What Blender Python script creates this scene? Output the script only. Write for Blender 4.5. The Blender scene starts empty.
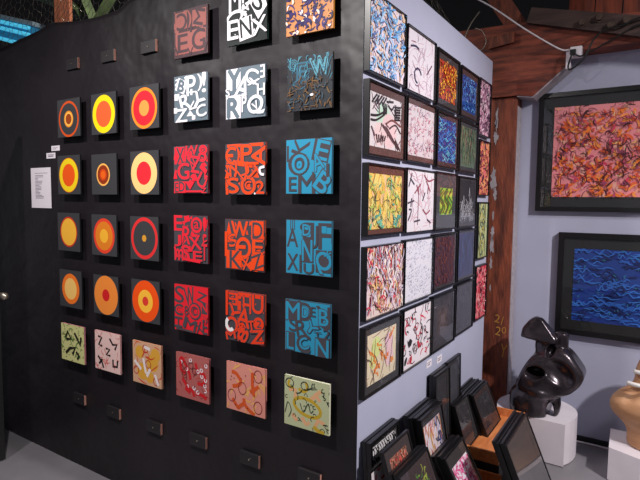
import bpy, bmesh, math, random
import numpy as np
from mathutils import Matrix, Vector
SC = bpy.context.scene
COL = SC.collection
PI = math.pi

# ------------------------------------------------------------------ helpers
def lin(c):
    return tuple(((v/255.0)/12.92 if v/255.0 <= .04045 else (((v/255.0)+.055)/1.055)**2.4) for v in c)

def mat(name, rgb, rough=.6, metal=0.0, var=0.0, scale=20.0, bump=0.0, bscale=60.0, spec=.5, coat=0.0, rgb2=None, stretch=None, detail=4.0, sheen=0.0, bdist=.01):
    m = bpy.data.materials.new(name); m.use_nodes = True
    nt = m.node_tree; b = nt.nodes['Principled BSDF']
    c = lin(rgb)
    b.inputs['Base Color'].default_value = (*c, 1)
    b.inputs['Roughness'].default_value = rough
    b.inputs['Metallic'].default_value = metal
    b.inputs['Specular IOR Level'].default_value = spec
    b.inputs['Coat Weight'].default_value = coat
    b.inputs['Coat Roughness'].default_value = .08
    b.inputs['Sheen Weight'].default_value = sheen
    tc = nt.nodes.new('ShaderNodeTexCoord'); mp = nt.nodes.new('ShaderNodeMapping')
    nt.links.new(tc.outputs['Object'], mp.inputs['Vector'])
    if stretch: mp.inputs['Scale'].default_value = stretch
    n = nt.nodes.new('ShaderNodeTexNoise'); n.inputs['Scale'].default_value = scale; n.inputs['Detail'].default_value = detail
    nt.links.new(mp.outputs['Vector'], n.inputs['Vector'])
    r = nt.nodes.new('ShaderNodeValToRGB')
    r.color_ramp.elements[0].position = .35; r.color_ramp.elements[1].position = .65
    c2 = lin(rgb2) if rgb2 else tuple(v*(1-var) for v in c)
    r.color_ramp.elements[0].color = (*c2, 1); r.color_ramp.elements[1].color = (*c, 1)
    nt.links.new(n.outputs['Fac'], r.inputs['Fac']); nt.links.new(r.outputs['Color'], b.inputs['Base Color'])
    if bump:
        n2 = nt.nodes.new('ShaderNodeTexNoise'); n2.inputs['Scale'].default_value = bscale; n2.inputs['Detail'].default_value = 3
        nt.links.new(mp.outputs['Vector'], n2.inputs['Vector'])
        bp = nt.nodes.new('ShaderNodeBump'); bp.inputs['Strength'].default_value = bump; bp.inputs['Distance'].default_value = bdist
        nt.links.new(n2.outputs['Fac'], bp.inputs['Height']); nt.links.new(bp.outputs['Normal'], b.inputs['Normal'])
    return m

def paint_mat(name, rough, spec):
    m = bpy.data.materials.new(name); m.use_nodes = True
    nt = m.node_tree; b = nt.nodes['Principled BSDF']
    a = nt.nodes.new('ShaderNodeAttribute'); a.attribute_name = 'pigment'
    nt.links.new(a.outputs['Color'], b.inputs['Base Color'])
    b.inputs['Roughness'].default_value = rough; b.inputs['Specular IOR Level'].default_value = spec
    tc = nt.nodes.new('ShaderNodeTexCoord'); n = nt.nodes.new('ShaderNodeTexNoise'); n.inputs['Scale'].default_value = 180
    nt.links.new(tc.outputs['Object'], n.inputs['Vector'])
    bp = nt.nodes.new('ShaderNodeBump'); bp.inputs['Strength'].default_value = .15; bp.inputs['Distance'].default_value = .002
    nt.links.new(n.outputs['Fac'], bp.inputs['Height']); nt.links.new(bp.outputs['Normal'], b.inputs['Normal'])
    return m

def glass_mat(name):
    m = bpy.data.materials.new(name); m.use_nodes = True
    nt = m.node_tree; nt.nodes.remove(nt.nodes['Principled BSDF'])
    out = nt.nodes['Material Output']
    t = nt.nodes.new('ShaderNodeBsdfTransparent'); g = nt.nodes.new('ShaderNodeBsdfGlossy'); g.inputs['Roughness'].default_value = .02
    lw = nt.nodes.new('ShaderNodeLayerWeight'); lw.inputs['Blend'].default_value = .5
    pw = nt.nodes.new('ShaderNodeMath'); pw.operation = 'POWER'; pw.inputs[1].default_value = 4.5
    f = nt.nodes.new('ShaderNodeMath'); f.operation = 'MULTIPLY_ADD'; f.inputs[1].default_value = .9; f.inputs[2].default_value = .06; f.use_clamp = True
    nt.links.new(lw.outputs['Facing'], pw.inputs[0]); nt.links.new(pw.outputs[0], f.inputs[0])
    mx = nt.nodes.new('ShaderNodeMixShader')
    nt.links.new(f.outputs[0], mx.inputs['Fac']); nt.links.new(t.outputs['BSDF'], mx.inputs[1]); nt.links.new(g.outputs['BSDF'], mx.inputs[2])
    nt.links.new(mx.outputs['Shader'], out.inputs['Surface'])
    return m

def emit_mat(name, rgb, s):
    m = bpy.data.materials.new(name); m.use_nodes = True
    b = m.node_tree.nodes['Principled BSDF']
    b.inputs['Base Color'].default_value = (*lin(rgb), 1)
    b.inputs['Emission Color'].default_value = (*lin(rgb), 1); b.inputs['Emission Strength'].default_value = s
    return m

def link(name, bm_or_mesh, m, parent=None, smooth=False, loc=None):
    if isinstance(bm_or_mesh, bmesh.types.BMesh):
        me = bpy.data.meshes.new(name); bm_or_mesh.normal_update(); bm_or_mesh.to_mesh(me); bm_or_mesh.free()
    else: me = bm_or_mesh
    for x in (m if isinstance(m, (list, tuple)) else [m]): me.materials.append(x)
    if smooth: me.polygons.foreach_set('use_smooth', [True]*len(me.polygons))
    o = bpy.data.objects.new(name, me); COL.objects.link(o)
    if parent: o.parent = parent
    if loc: o.location = loc
    return o

def tag(o, label, cat, group=None, kind=None):
    o['label'] = label; o['category'] = cat
    if group: o['group'] = group
    if kind: o['kind'] = kind
    return o

def empty(name, matrix):
    o = bpy.data.objects.new(name, None); COL.objects.link(o); o.empty_display_size = .05
    o.matrix_world = matrix
    return o

def box(bm, x0, x1, y0, y1, z0, z1, bev=0.0, mi=0, M=None):
    vs = [bm.verts.new((x, y, z)) for z in (z0, z1) for y in (y0, y1) for x in (x0, x1)]
    fs = [bm.faces.new([vs[i] for i in f]) for f in ((0,2,3,1),(4,5,7,6),(0,1,5,4),(2,6,7,3),(0,4,6,2),(1,3,7,5))]
    for f in fs: f.material_index = mi
    if bev:
        es = list({e for f in fs for e in f.edges})
        r = bmesh.ops.bevel(bm, geom=es, offset=bev, segments=2, affect='EDGES', profile=.6)
        allv = {v for f in r['faces'] for v in f.verts} | {v for v in vs if v.is_valid}
    else: allv = set(vs)
    if M is not None:
        for v in allv: v.co = M @ v.co
    return list(allv)

def prism(bm, pts, y0, y1, axis='y'):
    def P(a, b, c): return (a, c, b) if axis == 'y' else ((c, a, b) if axis == 'x' else (a, b, c))
    A = [bm.verts.new(P(p[0], p[1], y0)) for p in pts]; B = [bm.verts.new(P(p[0], p[1], y1)) for p in pts]
    bm.faces.new(A); bm.faces.new(B[::-1]); n = len(pts)
    for i in range(n): bm.faces.new((A[i], B[i], B[(i+1) % n], A[(i+1) % n]))
    bmesh.ops.recalc_face_normals(bm, faces=bm.faces[:])

def tube(bm, pts, r, seg=8, caps=True):
    pts = [Vector(p) for p in pts]; rings = []
    n = len(pts); up = Vector((0, 0, 1)); prev = None
    for i, p in enumerate(pts):
        t = (pts[min(i+1, n-1)] - pts[max(i-1, 0)]).normalized()
        if prev is None:
            a = t.cross(up) if abs(t.dot(up)) < .95 else t.cross(Vector((1, 0, 0)))
        else: a = prev - t*prev.dot(t)
        a.normalize(); prev = a; b = t.cross(a)
        rr = r[i] if isinstance(r, (list, tuple)) else r
        rings.append([bm.verts.new(p + (a*math.cos(k*2*PI/seg) + b*math.sin(k*2*PI/seg))*rr) for k in range(seg)])
    for i in range(n-1):
        for k in range(seg): bm.faces.new((rings[i][k], rings[i][(k+1) % seg], rings[i+1][(k+1) % seg], rings[i+1][k]))
    if caps: bm.faces.new(rings[0][::-1]); bm.faces.new(rings[-1])
    bmesh.ops.recalc_face_normals(bm, faces=bm.faces[:])

def smooth_path(pts, n=8):
    P = [Vector(p) for p in pts]; out = []
    for i in range(len(P)-1):
        p0, p1, p2, p3 = P[max(i-1, 0)], P[i], P[i+1], P[min(i+2, len(P)-1)]
        for k in range(n):
            t = k/n
            out.append(.5*((2*p1) + (p2-p0)*t + (2*p0-5*p1+4*p2-p3)*t*t + (3*p1-p0-3*p2+p3)*t**3))
    out.append(P[-1]); return out

# ------------------------------------------------------------------ lettering glyphs (built-in font turned into meshes, unit boxes)
_gl = {}
def glyph(ch, bold=.045):
    k = (ch, bold)
    if k in _gl: return _gl[k]
    cu = bpy.data.curves.new('g', 'FONT'); cu.body = ch; cu.size = 1; cu.offset = bold; cu.resolution_u = 4
    ob = bpy.data.objects.new('g', cu); COL.objects.link(ob)
    dg = bpy.context.evaluated_depsgraph_get(); me = bpy.data.meshes.new_from_object(ob.evaluated_get(dg))
    v = np.array([p.co[:2] for p in me.vertices]); f = [tuple(p.vertices) for p in me.polygons]
    bpy.data.objects.remove(ob); bpy.data.curves.remove(cu); bpy.data.meshes.remove(me)
    lo, hi = v.min(0), v.max(0)
    asp = (hi[0]-lo[0])/max(hi[1]-lo[1], 1e-6)
    _gl[k] = ((v-lo)/np.maximum(hi-lo, 1e-6) - .5, f, asp)
    return _gl[k]

# ------------------------------------------------------------------ painted panels: a flat picture built of coloured paint layers
class Art:
    """A picture w by h (origin lower left) made of thin paint layers; every face carries its own pigment."""
    def __init__(s, w, h, bg):
        s.w, s.h, s.v, s.f, s.c, s.k = w, h, [], [], [], 0
        s.poly([(0, 0), (w, 0), (w, h), (0, h)], bg)
    def poly(s, pts, col, faces=None):
        b = len(s.v); y = -s.k*3e-5; s.k += 1
        s.v += [(min(max(p[0], 0), s.w), y, min(max(p[1], 0), s.h)) for p in pts]
        for f in (faces or [tuple(range(len(pts)))]):
            s.f.append(tuple(b+i for i in f)); s.c.append(lin(col))
    def rect(s, u0, v0, u1, v1, col):
        W, H = s.w, s.h; s.poly([(u0*W, v0*H), (u1*W, v0*H), (u1*W, v1*H), (u0*W, v1*H)], col)
    def quad(s, pts, col): s.poly([(p[0]*s.w, p[1]*s.h) for p in pts], col)
    def disc(s, u, v, r, col, r2=None, n=40):
        W = s.w; r2 = r2 or r
        s.poly([(u*W + r*W*math.cos(i*2*PI/n), v*s.h + r2*W*math.sin(i*2*PI/n)) for i in range(n)], col)
    def ring(s, u, v, r, t, col, asp=1.0, rot=0.0, a0=0.0, a1=2*PI):
        n = 36; pts = []
        for i in range(n+1):
            a = a0 + (a1-a0)*i/n; x, z = r*math.cos(a), r*asp*math.sin(a)
            pts.append((u + x*math.cos(rot) - z*math.sin(rot), v + x*math.sin(rot) + z*math.cos(rot)))
        s.line(pts, t, col)
    def line(s, pts, t, col, taper=False):
        """pts in unit coordinates, t = width as a fraction of the picture width"""
        P = [(p[0]*s.w, p[1]*s.h) for p in pts]; n = len(P); L, R = [], []
        for i in range(n):
            a, b = P[max(i-1, 0)], P[min(i+1, n-1)]
            dx, dy = b[0]-a[0], b[1]-a[1]; d = math.hypot(dx, dy) or 1
            ww = t*s.w*.5
            if taper: ww *= .25 + .75*math.sin(PI*(i+.4)/(n-.2))
            L.append((P[i][0]-dy/d*ww, P[i][1]+dx/d*ww)); R.append((P[i][0]+dy/d*ww, P[i][1]-dx/d*ww))
        s.poly(L+R, col, [(i, n+i, n+i+1, i+1) for i in range(n-1)])
    def curve(s, pts, t, col, taper=False, n=6):
        s.line([(p.x, p.y) for p in smooth_path([(a, b, 0) for a, b in pts], n)], t, col, taper)
    def text(s, ch, u, v, w, h, col, rot=0, flip=False, bold=.022):
        V, F, _ = glyph(ch, 0.0); r = math.radians(rot); c, sn = math.cos(r), math.sin(r)
        k = bold*min(w, h*1.2)*s.w
        for ox, oz in ((0, 0), (k, 0), (-k, 0), (0, k), (0, -k)) if bold else ((0, 0),):
            pts = []
            for x, z in V:
                x, z = x*w*s.w*(-1 if flip else 1)+ox, z*h*s.h+oz
                pts.append((u*s.w + x*c - z*sn, v*s.h + x*sn + z*c))
            s.poly(pts, col, F)
    def scatter(s, rng, n, L, t, cols, curl=1.2, ang=None, spread=PI, taper=True, u=(0, 1), v=(0, 1), seg=5):
        for i in range(n):
            a = rng.uniform(-PI, PI) if ang is None else ang + rng.uniform(-spread, spread)
            x, z = rng.uniform(*u), rng.uniform(*v); l = L*rng.uniform(.6, 1.4)/seg; k = rng.uniform(-curl, curl); pts = [(x, z)]
            for j in range(seg):
                x += l*math.cos(a); z += l*math.sin(a)*s.w/s.h; a += k
                pts.append((x, z))
            s.line(pts, t*rng.uniform(.7, 1.3), cols[rng.randrange(len(cols))], taper)
    def mesh(s, name, y0=0.0, edge=None, depth=0.0):
        """optionally a stretched-canvas body of the given depth behind the picture"""
        V, F, Cc = list(s.v), list(s.f), list(s.c)
        V = [(x, y+y0, z) for x, y, z in V]
        if depth:
            b = len(V); w, h = s.w, s.h
            V += [(0, y0, 0), (w, y0, 0), (w, y0, h), (0, y0, h), (0, y0+depth, 0), (w, y0+depth, 0), (w, y0+depth, h), (0, y0+depth, h)]
            q = [(0, 4, 5, 1), (1, 5, 6, 2), (2, 6, 7, 3), (3, 7, 4, 0), (4, 7, 6, 5)]
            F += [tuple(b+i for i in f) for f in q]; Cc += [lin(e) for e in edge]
        me = bpy.data.meshes.new(name); me.from_pydata(V, [], F); me.update()
        at = me.color_attributes.new('pigment', 'FLOAT_COLOR', 'CORNER')
        buf = np.ones((len(me.loops), 4), dtype=np.float32)
        for p, c in zip(me.polygons, Cc): buf[p.loop_start:p.loop_start+p.loop_total, :3] = c
        at.data.foreach_set('color', buf.ravel())
        return me

# ------------------------------------------------------------------ materials
M_cloth   = mat('black_wall_cloth', (32,27,32), rough=.48, var=.3, scale=2.2, bump=.8, bscale=3.4, spec=.36, detail=5, bdist=.03)
M_panel   = mat('lavender_wall_paint', (178,180,204), rough=.55, var=.04, scale=6, bump=.04, bscale=90)
M_floor   = mat('grey_painted_concrete', (128,125,130), rough=.38, var=.18, scale=2.5, bump=.08, bscale=14)
M_ceil    = mat('dark_roof_void', (20,18,18), rough=.9, var=.4, scale=3)
M_door    = mat('black_door_paint', (14,14,15), rough=.5, var=.2, scale=8)
M_base    = mat('dark_baseboard', (30,32,38), rough=.5, var=.2)
M_frame   = mat('black_frame_lacquer', (17,16,18), rough=.35, var=.25, scale=40, spec=.5)
M_rack    = mat('black_rack_paint', (13,12,13), rough=.6, var=.3, scale=10)
M_ply     = mat('orange_stained_plywood', (222,140,84), rough=.45, rgb2=(196,112,62), scale=6, stretch=(9,1.2,9), bump=.08, bscale=20)
M_timber  = mat('red_brown_timber', (134,66,44), rough=.62, rgb2=(78,34,24), scale=5, stretch=(6,6,1.1), bump=.5, bscale=14, detail=6)
M_timberh = mat('red_brown_beam_timber', (142,68,48), rough=.65, rgb2=(80,34,26), scale=5, stretch=(1.1,5,7), bump=.5, bscale=14, detail=6)
M_plank   = mat('grey_brown_plank', (74,54,50), rough=.7, rgb2=(48,34,32), scale=4, stretch=(1,5,8), bump=.3, bscale=14)
M_board   = mat('rust_red_roof_board', (138,62,38), rough=.6, rgb2=(92,38,26), scale=4, stretch=(8,3,1), bump=.3, bscale=12)
M_pine    = mat('orange_rough_post', (190,116,82), rough=.7, rgb2=(150,86,62), scale=5, stretch=(6,6,1), bump=.4, bscale=12)
M_greenlit   = mat('rafter_in_green_light', (86,104,60), rough=.7, rgb2=(52,66,40), scale=6)  # turquoise lamp light on brown timber, put into the base colour
M_peel    = mat('peeling_grey_paint', (168,160,168), rough=.7, var=.25, scale=30)
M_white   = mat('white_plinth_paint', (226,218,226), rough=.5, var=.06, scale=9, bump=.03, bscale=30)
M_paper   = mat('white_paper', (232,224,230), rough=.8, var=.02)
M_ink     = mat('grey_ink', (120,112,118), rough=.8)
M_bronze  = mat('polished_dark_bronze', (80,71,78), rough=.24, metal=.65, rgb2=(38,33,37), scale=7, bump=.35, bscale=12, spec=.7, coat=.25)
M_tan     = mat('tan_carved_wood', (200,152,114), rough=.5, rgb2=(178,128,90), scale=3.5, stretch=(1.5,1.5,6), bump=.12, bscale=18)
M_shell   = mat('white_band', (235,232,228), rough=.35, var=.05)
M_cable_w = mat('white_cable_rubber', (225,220,225), rough=.5, var=.05)
M_cable_b = mat('black_cable_rubber', (18,17,18), rough=.5, var=.1)
M_wire    = mat('galvanised_wire', (128,122,112), rough=.45, metal=.5, var=.3)
M_rawwood = mat('raw_pine_edge', (196,140,124), rough=.7, var=.15, scale=30)
M_block   = mat('black_block_paint', (34,30,34), rough=.5, var=.2, scale=30)
M_steel   = mat('brushed_steel', (190,180,165), rough=.3, metal=.9, var=.1)
M_bolt    = mat('rusty_bolt', (86,68,60), rough=.6, metal=.3, var=.4, scale=60)
M_chalk   = mat('yellow_chalk', (180,124,54), rough=.9, var=.2, scale=80)
M_fix     = mat('fixture_enamel', (150,175,190), rough=.5, var=.05)
M_tube    = emit_mat('cyan_fluorescent_tube', (70,176,210), .75)
M_diff    = emit_mat('cyan_lamp_diffuser', (30,110,150), .35)
M_canvas  = paint_mat('canvas_paint', .45, .28)
M_print   = paint_mat('print_ink', .6, .3)
M_glass   = glass_mat('picture_glass')
MATS = {}
def matboard(rgb):
    if rgb not in MATS: MATS[rgb] = mat('mat_board_%d_%d_%d' % rgb, rgb, rough=.75, var=.12, scale=60)
    return MATS[rgb]

# ------------------------------------------------------------------ the setting
def struct(name, bm, m, smooth=False):
    o = link(name, bm, m, smooth=smooth); o['kind'] = 'structure'; return o

bm = bmesh.new(); box(bm, -9, 5, -5, 8, -.1, 0); struct('floor', bm, M_floor)
bm = bmesh.new(); box(bm, -11, 5, -5, 10, 3.9, 4.0); struct('ceiling', bm, M_ceil)

# black cloth-covered booth wall: wavy top edge, soft wrinkles in the upper part
def wall_top(x):
    k = [(-5,2.49),(-2.60,2.497),(-2.48,2.503),(-2.38,2.515),(-2.14,2.537),(-2.0,2.556),(-1.95,2.547),(-1.77,2.523),(-1.565,2.509),(-1.45,2.511),(-1.40,2.513),(-1.37,2.53),(-1.3,2.56),(-1.0,2.56),(-.5,2.54),(0,2.5)]
    return float(np.interp(x, [a for a, b in k], [b for a, b in k]))
bm = bmesh.new(); rng = random.Random(5)
NX, NZ = 170, 90; g = []
waves = [(rng.uniform(3, 11), rng.uniform(2, 9), rng.uniform(0, 6.3), rng.uniform(-1, 1)) for _ in range(14)]
for j in range(NZ+1):
    row = []
    for i in range(NX+1):
        x = -4.2 + 4.2*i/NX; z = wall_top(x)*j/NZ
        amp = .0011 + .007*max(0, min(1, (z-1.5)/.9))
        d = sum(math.sin(a*x + s*b*z + p) for a, b, p, s in waves)/5.0
        edge = min(1, -x/.06)
        row.append(bm.verts.new((x, -abs(d)*amp*edge*.9, z)))
    g.append(row)
for j in range(NZ):
    for i in range(NX): bm.faces.new((g[j][i], g[j][i+1], g[j+1][i+1], g[j+1][i]))
# back, top and end faces
back = [[bm.verts.new((-4.2 + 4.2*i/NX, .05, zz(i))) for i in range(NX+1)] for zz in (lambda i: 0.0, lambda i: wall_top(-4.2 + 4.2*i/NX))]
for i in range(NX):
    bm.faces.new((g[NZ][i], g[NZ][i+1], back[1][i+1], back[1][i])); bm.faces.new((back[0][i], back[1][i], back[1][i+1], back[0][i+1]))
struct('wall_front', bm, M_cloth, smooth=True)
# lavender side panel of the booth
bm = bmesh.new(); box(bm, -.05, 0, .0005, 1.74, 0, 2.465); struct('wall_side', bm, M_panel)
# thin lavender-painted corner strip beside the cloth is the end of the panel itself; back wall:
bm = bmesh.new(); box(bm, -.3, 4, 2.03, 2.13, 0, 2.535); struct('wall_back', bm, M_panel)
bm = bmesh.new(); box(bm, .12, 4, 2.018, 2.0305, 0, .034, .002); struct('baseboard_back', bm, M_base)
# black door leaf standing open at the far left
bm = bmesh.new(); box(bm, -2.305, -2.258, -1.05, -.212, .01, 2.1, .003)
door = struct('door_1', bm, M_door)
bm = bmesh.new()
prof = [(0,.012),(.006,.02),(.009,.02),(.012,.009),(.03,.008),(.036,.02),(.05,.024),(.06,.02),(.064,.008)]
tube(bm, [(-2.259+a*1.75, -.232, 1.0) for a, r in prof], [r*.95 for a, r in prof], 16)
link('door_knob', bm, M_steel, parent=door, smooth=True)

# ------------------------------------------------------------------ canvases on the black wall
CANV = {
'11':(-1.915,-1.701,1.899,2.104),'12':(-1.599,-1.391,1.895,2.104),'13':(-1.283,-1.069,1.900,2.107),
'21':(-1.926,-1.712,1.584,1.798),'22':(-1.608,-1.396,1.583,1.793),'23':(-1.285,-1.075,1.583,1.795),
'31':(-1.940,-1.728,1.266,1.480),'32':(-1.618,-1.405,1.261,1.477),'33':(-1.294,-1.082,1.260,1.475),
'41':(-1.935,-1.722,0.945,1.157),'42':(-1.612,-1.398,0.944,1.154),'43':(-1.292,-1.079,0.948,1.159),
'51':(-1.932,-1.711,0.633,0.845),'52':(-1.610,-1.393,0.638,0.849),'53':(-1.289,-1.073,0.628,0.843),
'04':(-0.960,-0.747,2.200,2.408),'14':(-0.962,-0.749,1.913,2.120),'24':(-0.970,-0.751,1.589,1.805),
'34':(-0.972,-0.753,1.272,1.488),'44':(-0.973,-0.753,0.944,1.163),'54':(-0.967,-0.749,0.624,0.837),
'05':(-0.632,-0.418,2.207,2.420),'15':(-0.641,-0.425,1.902,2.112),'25':(-0.645,-0.424,1.584,1.799),
'35':(-0.648,-0.428,1.261,1.478),'45':(-0.644,-0.426,0.948,1.166),'55':(-0.641,-0.421,0.636,0.849),
'06':(-0.322,-0.107,2.198,2.412),'16':(-0.314,-0.107,1.908,2.114),'26':(-0.319,-0.105,1.587,1.799),
'36':(-0.317,-0.101,1.269,1.485),'46':(-0.319,-0.103,0.953,1.164),'56':(-0.320,-0.103,0.644,0.850)}
CD = .010   # panel thickness; each panel stands off the wall on its block
OFF = .026
def canvas(key, art, label, cat, group, edge):
    x0, x1, z0, z1 = CANV[key]
    e = edge if isinstance(edge, list) else [edge]*5
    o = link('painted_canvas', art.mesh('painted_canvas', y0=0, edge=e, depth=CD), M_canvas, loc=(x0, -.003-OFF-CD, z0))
    bm = bmesh.new(); w, h = art.w, art.h; box(bm, w/2-.055, w/2+.055, CD+.0002, CD+OFF, h*.62, h*.62+.058)
    link('hanging_block', bm, M_block, parent=o)
    return tag(o, label, cat, group)
def new(key, bg):
    x0, x1, z0, z1 = CANV[key]; return Art(x1-x0, z1-z0, bg)

SL = (60,60,63)
G1 = 'target circle canvases on the black wall'
rings = {
'11':([(.44,(214,82,30),),(.385,SL),(.20,(236,150,40)),(.165,(250,190,90)),(.13,(150,66,24))],(.5,.47),'charcoal canvas with a thin orange ring around a brown dot, top of the leftmost column'),
'12':([(.45,(246,218,22)),(.31,(238,98,50))],(.5,.49),'charcoal square canvas with a wide bright yellow ring around an orange-red disc'),
'13':([(.44,(246,140,40)),(.375,(228,36,50)),(.17,(248,150,70))],(.5,.48),'charcoal square canvas with a red disc, narrow orange rim and peach centre'),
'21':([(.43,(214,96,20)),(.415,(240,208,30)),(.28,(234,86,24))],(.49,.49),'charcoal canvas with an orange disc in a yellow ring, right of the white text sheet'),
'22':([(.265,(250,182,90)),(.225,(140,52,22)),(.135,(206,70,20)),(.09,(226,96,24))],(.47,.49),'charcoal square canvas with the smallest target, a brown disc in a peach ring'),
'23':([(.46,(250,202,130)),(.26,(226,44,54))],(.48,.49),'charcoal square canvas with a wide pale peach ring around a red disc'),
'31':([(.385,(196,50,34)),(.345,(242,180,60))],(.5,.5),'charcoal square canvas with a plain golden disc edged in thin red'),
'32':([(.42,(224,66,44)),(.345,(220,124,36)),(.165,(240,176,52))],(.5,.48),'charcoal square canvas with a red ring, ochre disc and golden centre'),
'33':([(.47,(222,48,50)),(.39,SL),(.075,(214,150,50))],(.5,.5),'charcoal square canvas with a thin red ring around a tiny golden dot'),
'41':([(.39,(242,120,40)),(.275,(244,196,110))],(.5,.5),'charcoal canvas with a pale peach disc in an orange ring, bottom of the leftmost targets'),
'42':([(.47,(238,138,58)),(.145,(206,34,38))],(.5,.5),'charcoal square canvas with a wide plain orange disc and small red centre'),
'43':([(.47,(240,82,22)),(.26,(248,186,60)),(.105,(216,60,48))],(.5,.5),'charcoal square canvas with an orange-red disc, yellow ring and small red centre'),
}
for k, (rs, (u, v), lab) in rings.items():
    a = new(k, SL)
    for r in rs: a.disc(u, v, r[0], r[1], r2=r[0]*1.04)
    canvas(k, a, lab, 'painting', G1, (30,29,32))

G2 = 'letter collage canvases on the black wall'
def letters(key, bg, fg, spec, lab, edge, extra=None, seed=0):
    a = new(key, bg)
    pal = {'f': fg, 'b': bg, 'w': (236,230,236)}
    rg = random.Random(key)
    for i in range(16):
        u, v, q, t0 = rg.random(), rg.random(), rg.uniform(.05, .13), rg.uniform(0, 6.3)
        a.quad([(u+q*math.cos(t0), v+q*math.sin(t0)), (u+q*math.cos(t0+1.9), v+q*math.sin(t0+1.9)), (u+q*.7*math.cos(t0+4), v+q*.7*math.sin(t0+4))], fg)
    for it in spec:
        ch, u, v, w, h, rot, c = it[:7]; fl = len(it) > 7
        if ch == '#':
            r = math.radians(rot); a.quad([(u+(x*w*math.cos(r)-y*h*math.sin(r)), v+(x*w*math.sin(r)+y*h*math.cos(r))) for x, y in ((-.5,-.5),(.5,-.5),(.5,.5),(-.5,.5))], pal.get(c, c))
        elif ch == '^': a.quad([(u-w/2, v-h/2), (u+w/2, v-h/2), (u, v+h/2)] if rot == 0 else [(u-w/2, v+h/2), (u+w/2, v+h/2), (u, v-h/2)], pal.get(c, c))
        elif ch == 'o': a.disc(u, v, w, pal.get(c, c))
        else:
            if c in 'fw' and ch.isalnum(): a.text(ch, u, v, w, h, SLT if fg is SLT else bg, rot, fl, bold=.085)
            a.text(ch, u, v, w, h, pal.get(c, c), rot, fl)
    if extra: extra(a)
    canvas(key, a, lab, 'painting', G2, edge)

RG = (72,68,74)
PINK = (146,82,76)
letters('04', (66,44,50), PINK, [
 ('#',.22,.78,.36,.36,0,'f'),('C',.24,.76,.3,.36,0,'b',1),('*',.2,.76,.1,.12,0,'f'),(')',.47,.77,.13,.4,0,'f'),('#',.76,.76,.4,.36,0,'f'),('M',.76,.78,.32,.28,75,'b'),
 ('#',.5,.3,.9,.46,0,'f'),('E',.27,.3,.3,.38,0,'b'),('G',.74,.32,.38,.42,0,'b'),('-',.76,.34,.2,.06,0,'f'),('V',.5,.1,.18,.16,0,'b'),('I',.06,.2,.05,.26,25,'b'),('I',.94,.14,.05,.2,-20,'b'),('T',.52,.55,.3,.1,0,'b')],
 'dusty pink and maroon letter canvas, topmost of the fourth column', (58,34,36))
SLT = (94,108,118)
BK = (14,24,24)
def ex05(a):
    a.ring(.25,.44,.26,.06,(238,232,240),asp=.75,a0=.35,a1=PI-.2)
letters('05', BK, (238,232,240), [
 ('M',.2,.88,.3,.5,0,'f'),('F',.46,.92,.14,.3,0,'f'),('#',.83,.73,.42,.52,32,'f'),('S',.82,.74,.27,.36,-38,'b'),('Z',.55,.72,.12,.2,-30,'f'),
 ('E',.15,.3,.28,.36,0,'f'),('#',.48,.28,.36,.42,8,'f'),('N',.48,.3,.28,.36,6,'b'),('X',.82,.28,.36,.3,8,'f')],
 'black and white letter canvas cut by the top of the frame', [(20,60,48)]*5, ex05)
a = new('06', (192,128,76)); rg = random.Random(8)
a.scatter(rg, 120, .17, .04, [(44,32,92),(54,38,104),(34,26,70)], curl=.8)
a.scatter(rg, 26, .09, .035, [(236,224,230),(226,206,190)], curl=.6)
a.scatter(rg, 20, .1, .03, [(206,142,84)], curl=.6)
canvas('06', a, 'tan canvas with violet brush marks and white flecks, topmost of the sixth column', 'painting', G2, (176,116,40))
SLT = (94,108,118)
letters('14', (236,232,240), SLT, [
 ('#',.5,.5,1,1,0,'f'),('?',.1,.84,.14,.2,0,'w'),('#',.22,.78,.3,.28,-25,'w'),('B',.22,.78,.18,.24,-20,'f'),('#',.38,.93,.1,.1,20,'w'),('P',.52,.76,.26,.42,0,'w'),('+',.53,.62,.3,.12,0,'w'),
 (')',.78,.8,.14,.36,0,'w'),('!',.9,.8,.12,.44,0,'w'),('#',.09,.55,.15,.14,0,'w'),('R',.34,.42,.3,.36,18,'w'),('Z',.22,.14,.36,.28,0,'w'),('Y',.72,.4,.36,.3,-35,'w'),
 ('#',.05,.26,.1,.12,0,'w'),('C',.82,.2,.28,.24,10,'w'),('#',.6,.07,.1,.09,0,'w'),('^',.5,.17,.22,.12,0,'w'),('<',.56,.3,.2,.18,30,'w')],
 'slate grey and white letter canvas, second from the top in the fourth column', (70,76,84))
letters('15', (236,232,240), SLT, [
 ('#',.5,.5,1,1,0,'f'),('#',.2,.78,.36,.42,0,'w'),('Y',.22,.76,.32,.42,0,'f'),('A',.44,.62,.32,.42,-18,'w'),('C',.66,.8,.3,.28,-20,'w'),('X',.72,.68,.3,.14,-10,'w'),
 ('E',.93,.86,.1,.24,180,'w'),('#',.2,.24,.38,.46,0,'w'),('R',.2,.22,.3,.38,0,'f'),('P',.48,.3,.12,.36,0,'w'),('T',.46,.42,.18,.06,0,'w'),('Q',.77,.22,.38,.4,20,'w'),('H',.9,.52,.18,.22,0,'w'),('S',.06,.54,.1,.16,0,'w'),('V',.77,.22,.14,.16,30,'w')],
 'white and slate letter canvas with a big round Q at lower right', (70,76,84))
a = new('16', (40,44,50)); rg = random.Random(4)
CY, GO = [(62,122,142),(46,96,118),(84,148,166)], [(96,70,44),(78,60,46),(112,84,50)]
for r in (.1,.065,.03): a.ring(.13,.86,r,.016,CY[0])
for du in (0,.03,.06):
    a.text('E',.36,.72,.3-du*2,.34-du*2,CY[1] if du != .03 else (52,58,66)); a.text('W',.73,.78,.42-du*2,.36-du*2,CY[2] if du != .03 else (52,58,66),8)
for du in (0,.04): a.text('S',.3,.5,.34-du*2,.2-du,CY[1] if du == 0 else (52,58,66),20)
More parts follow.
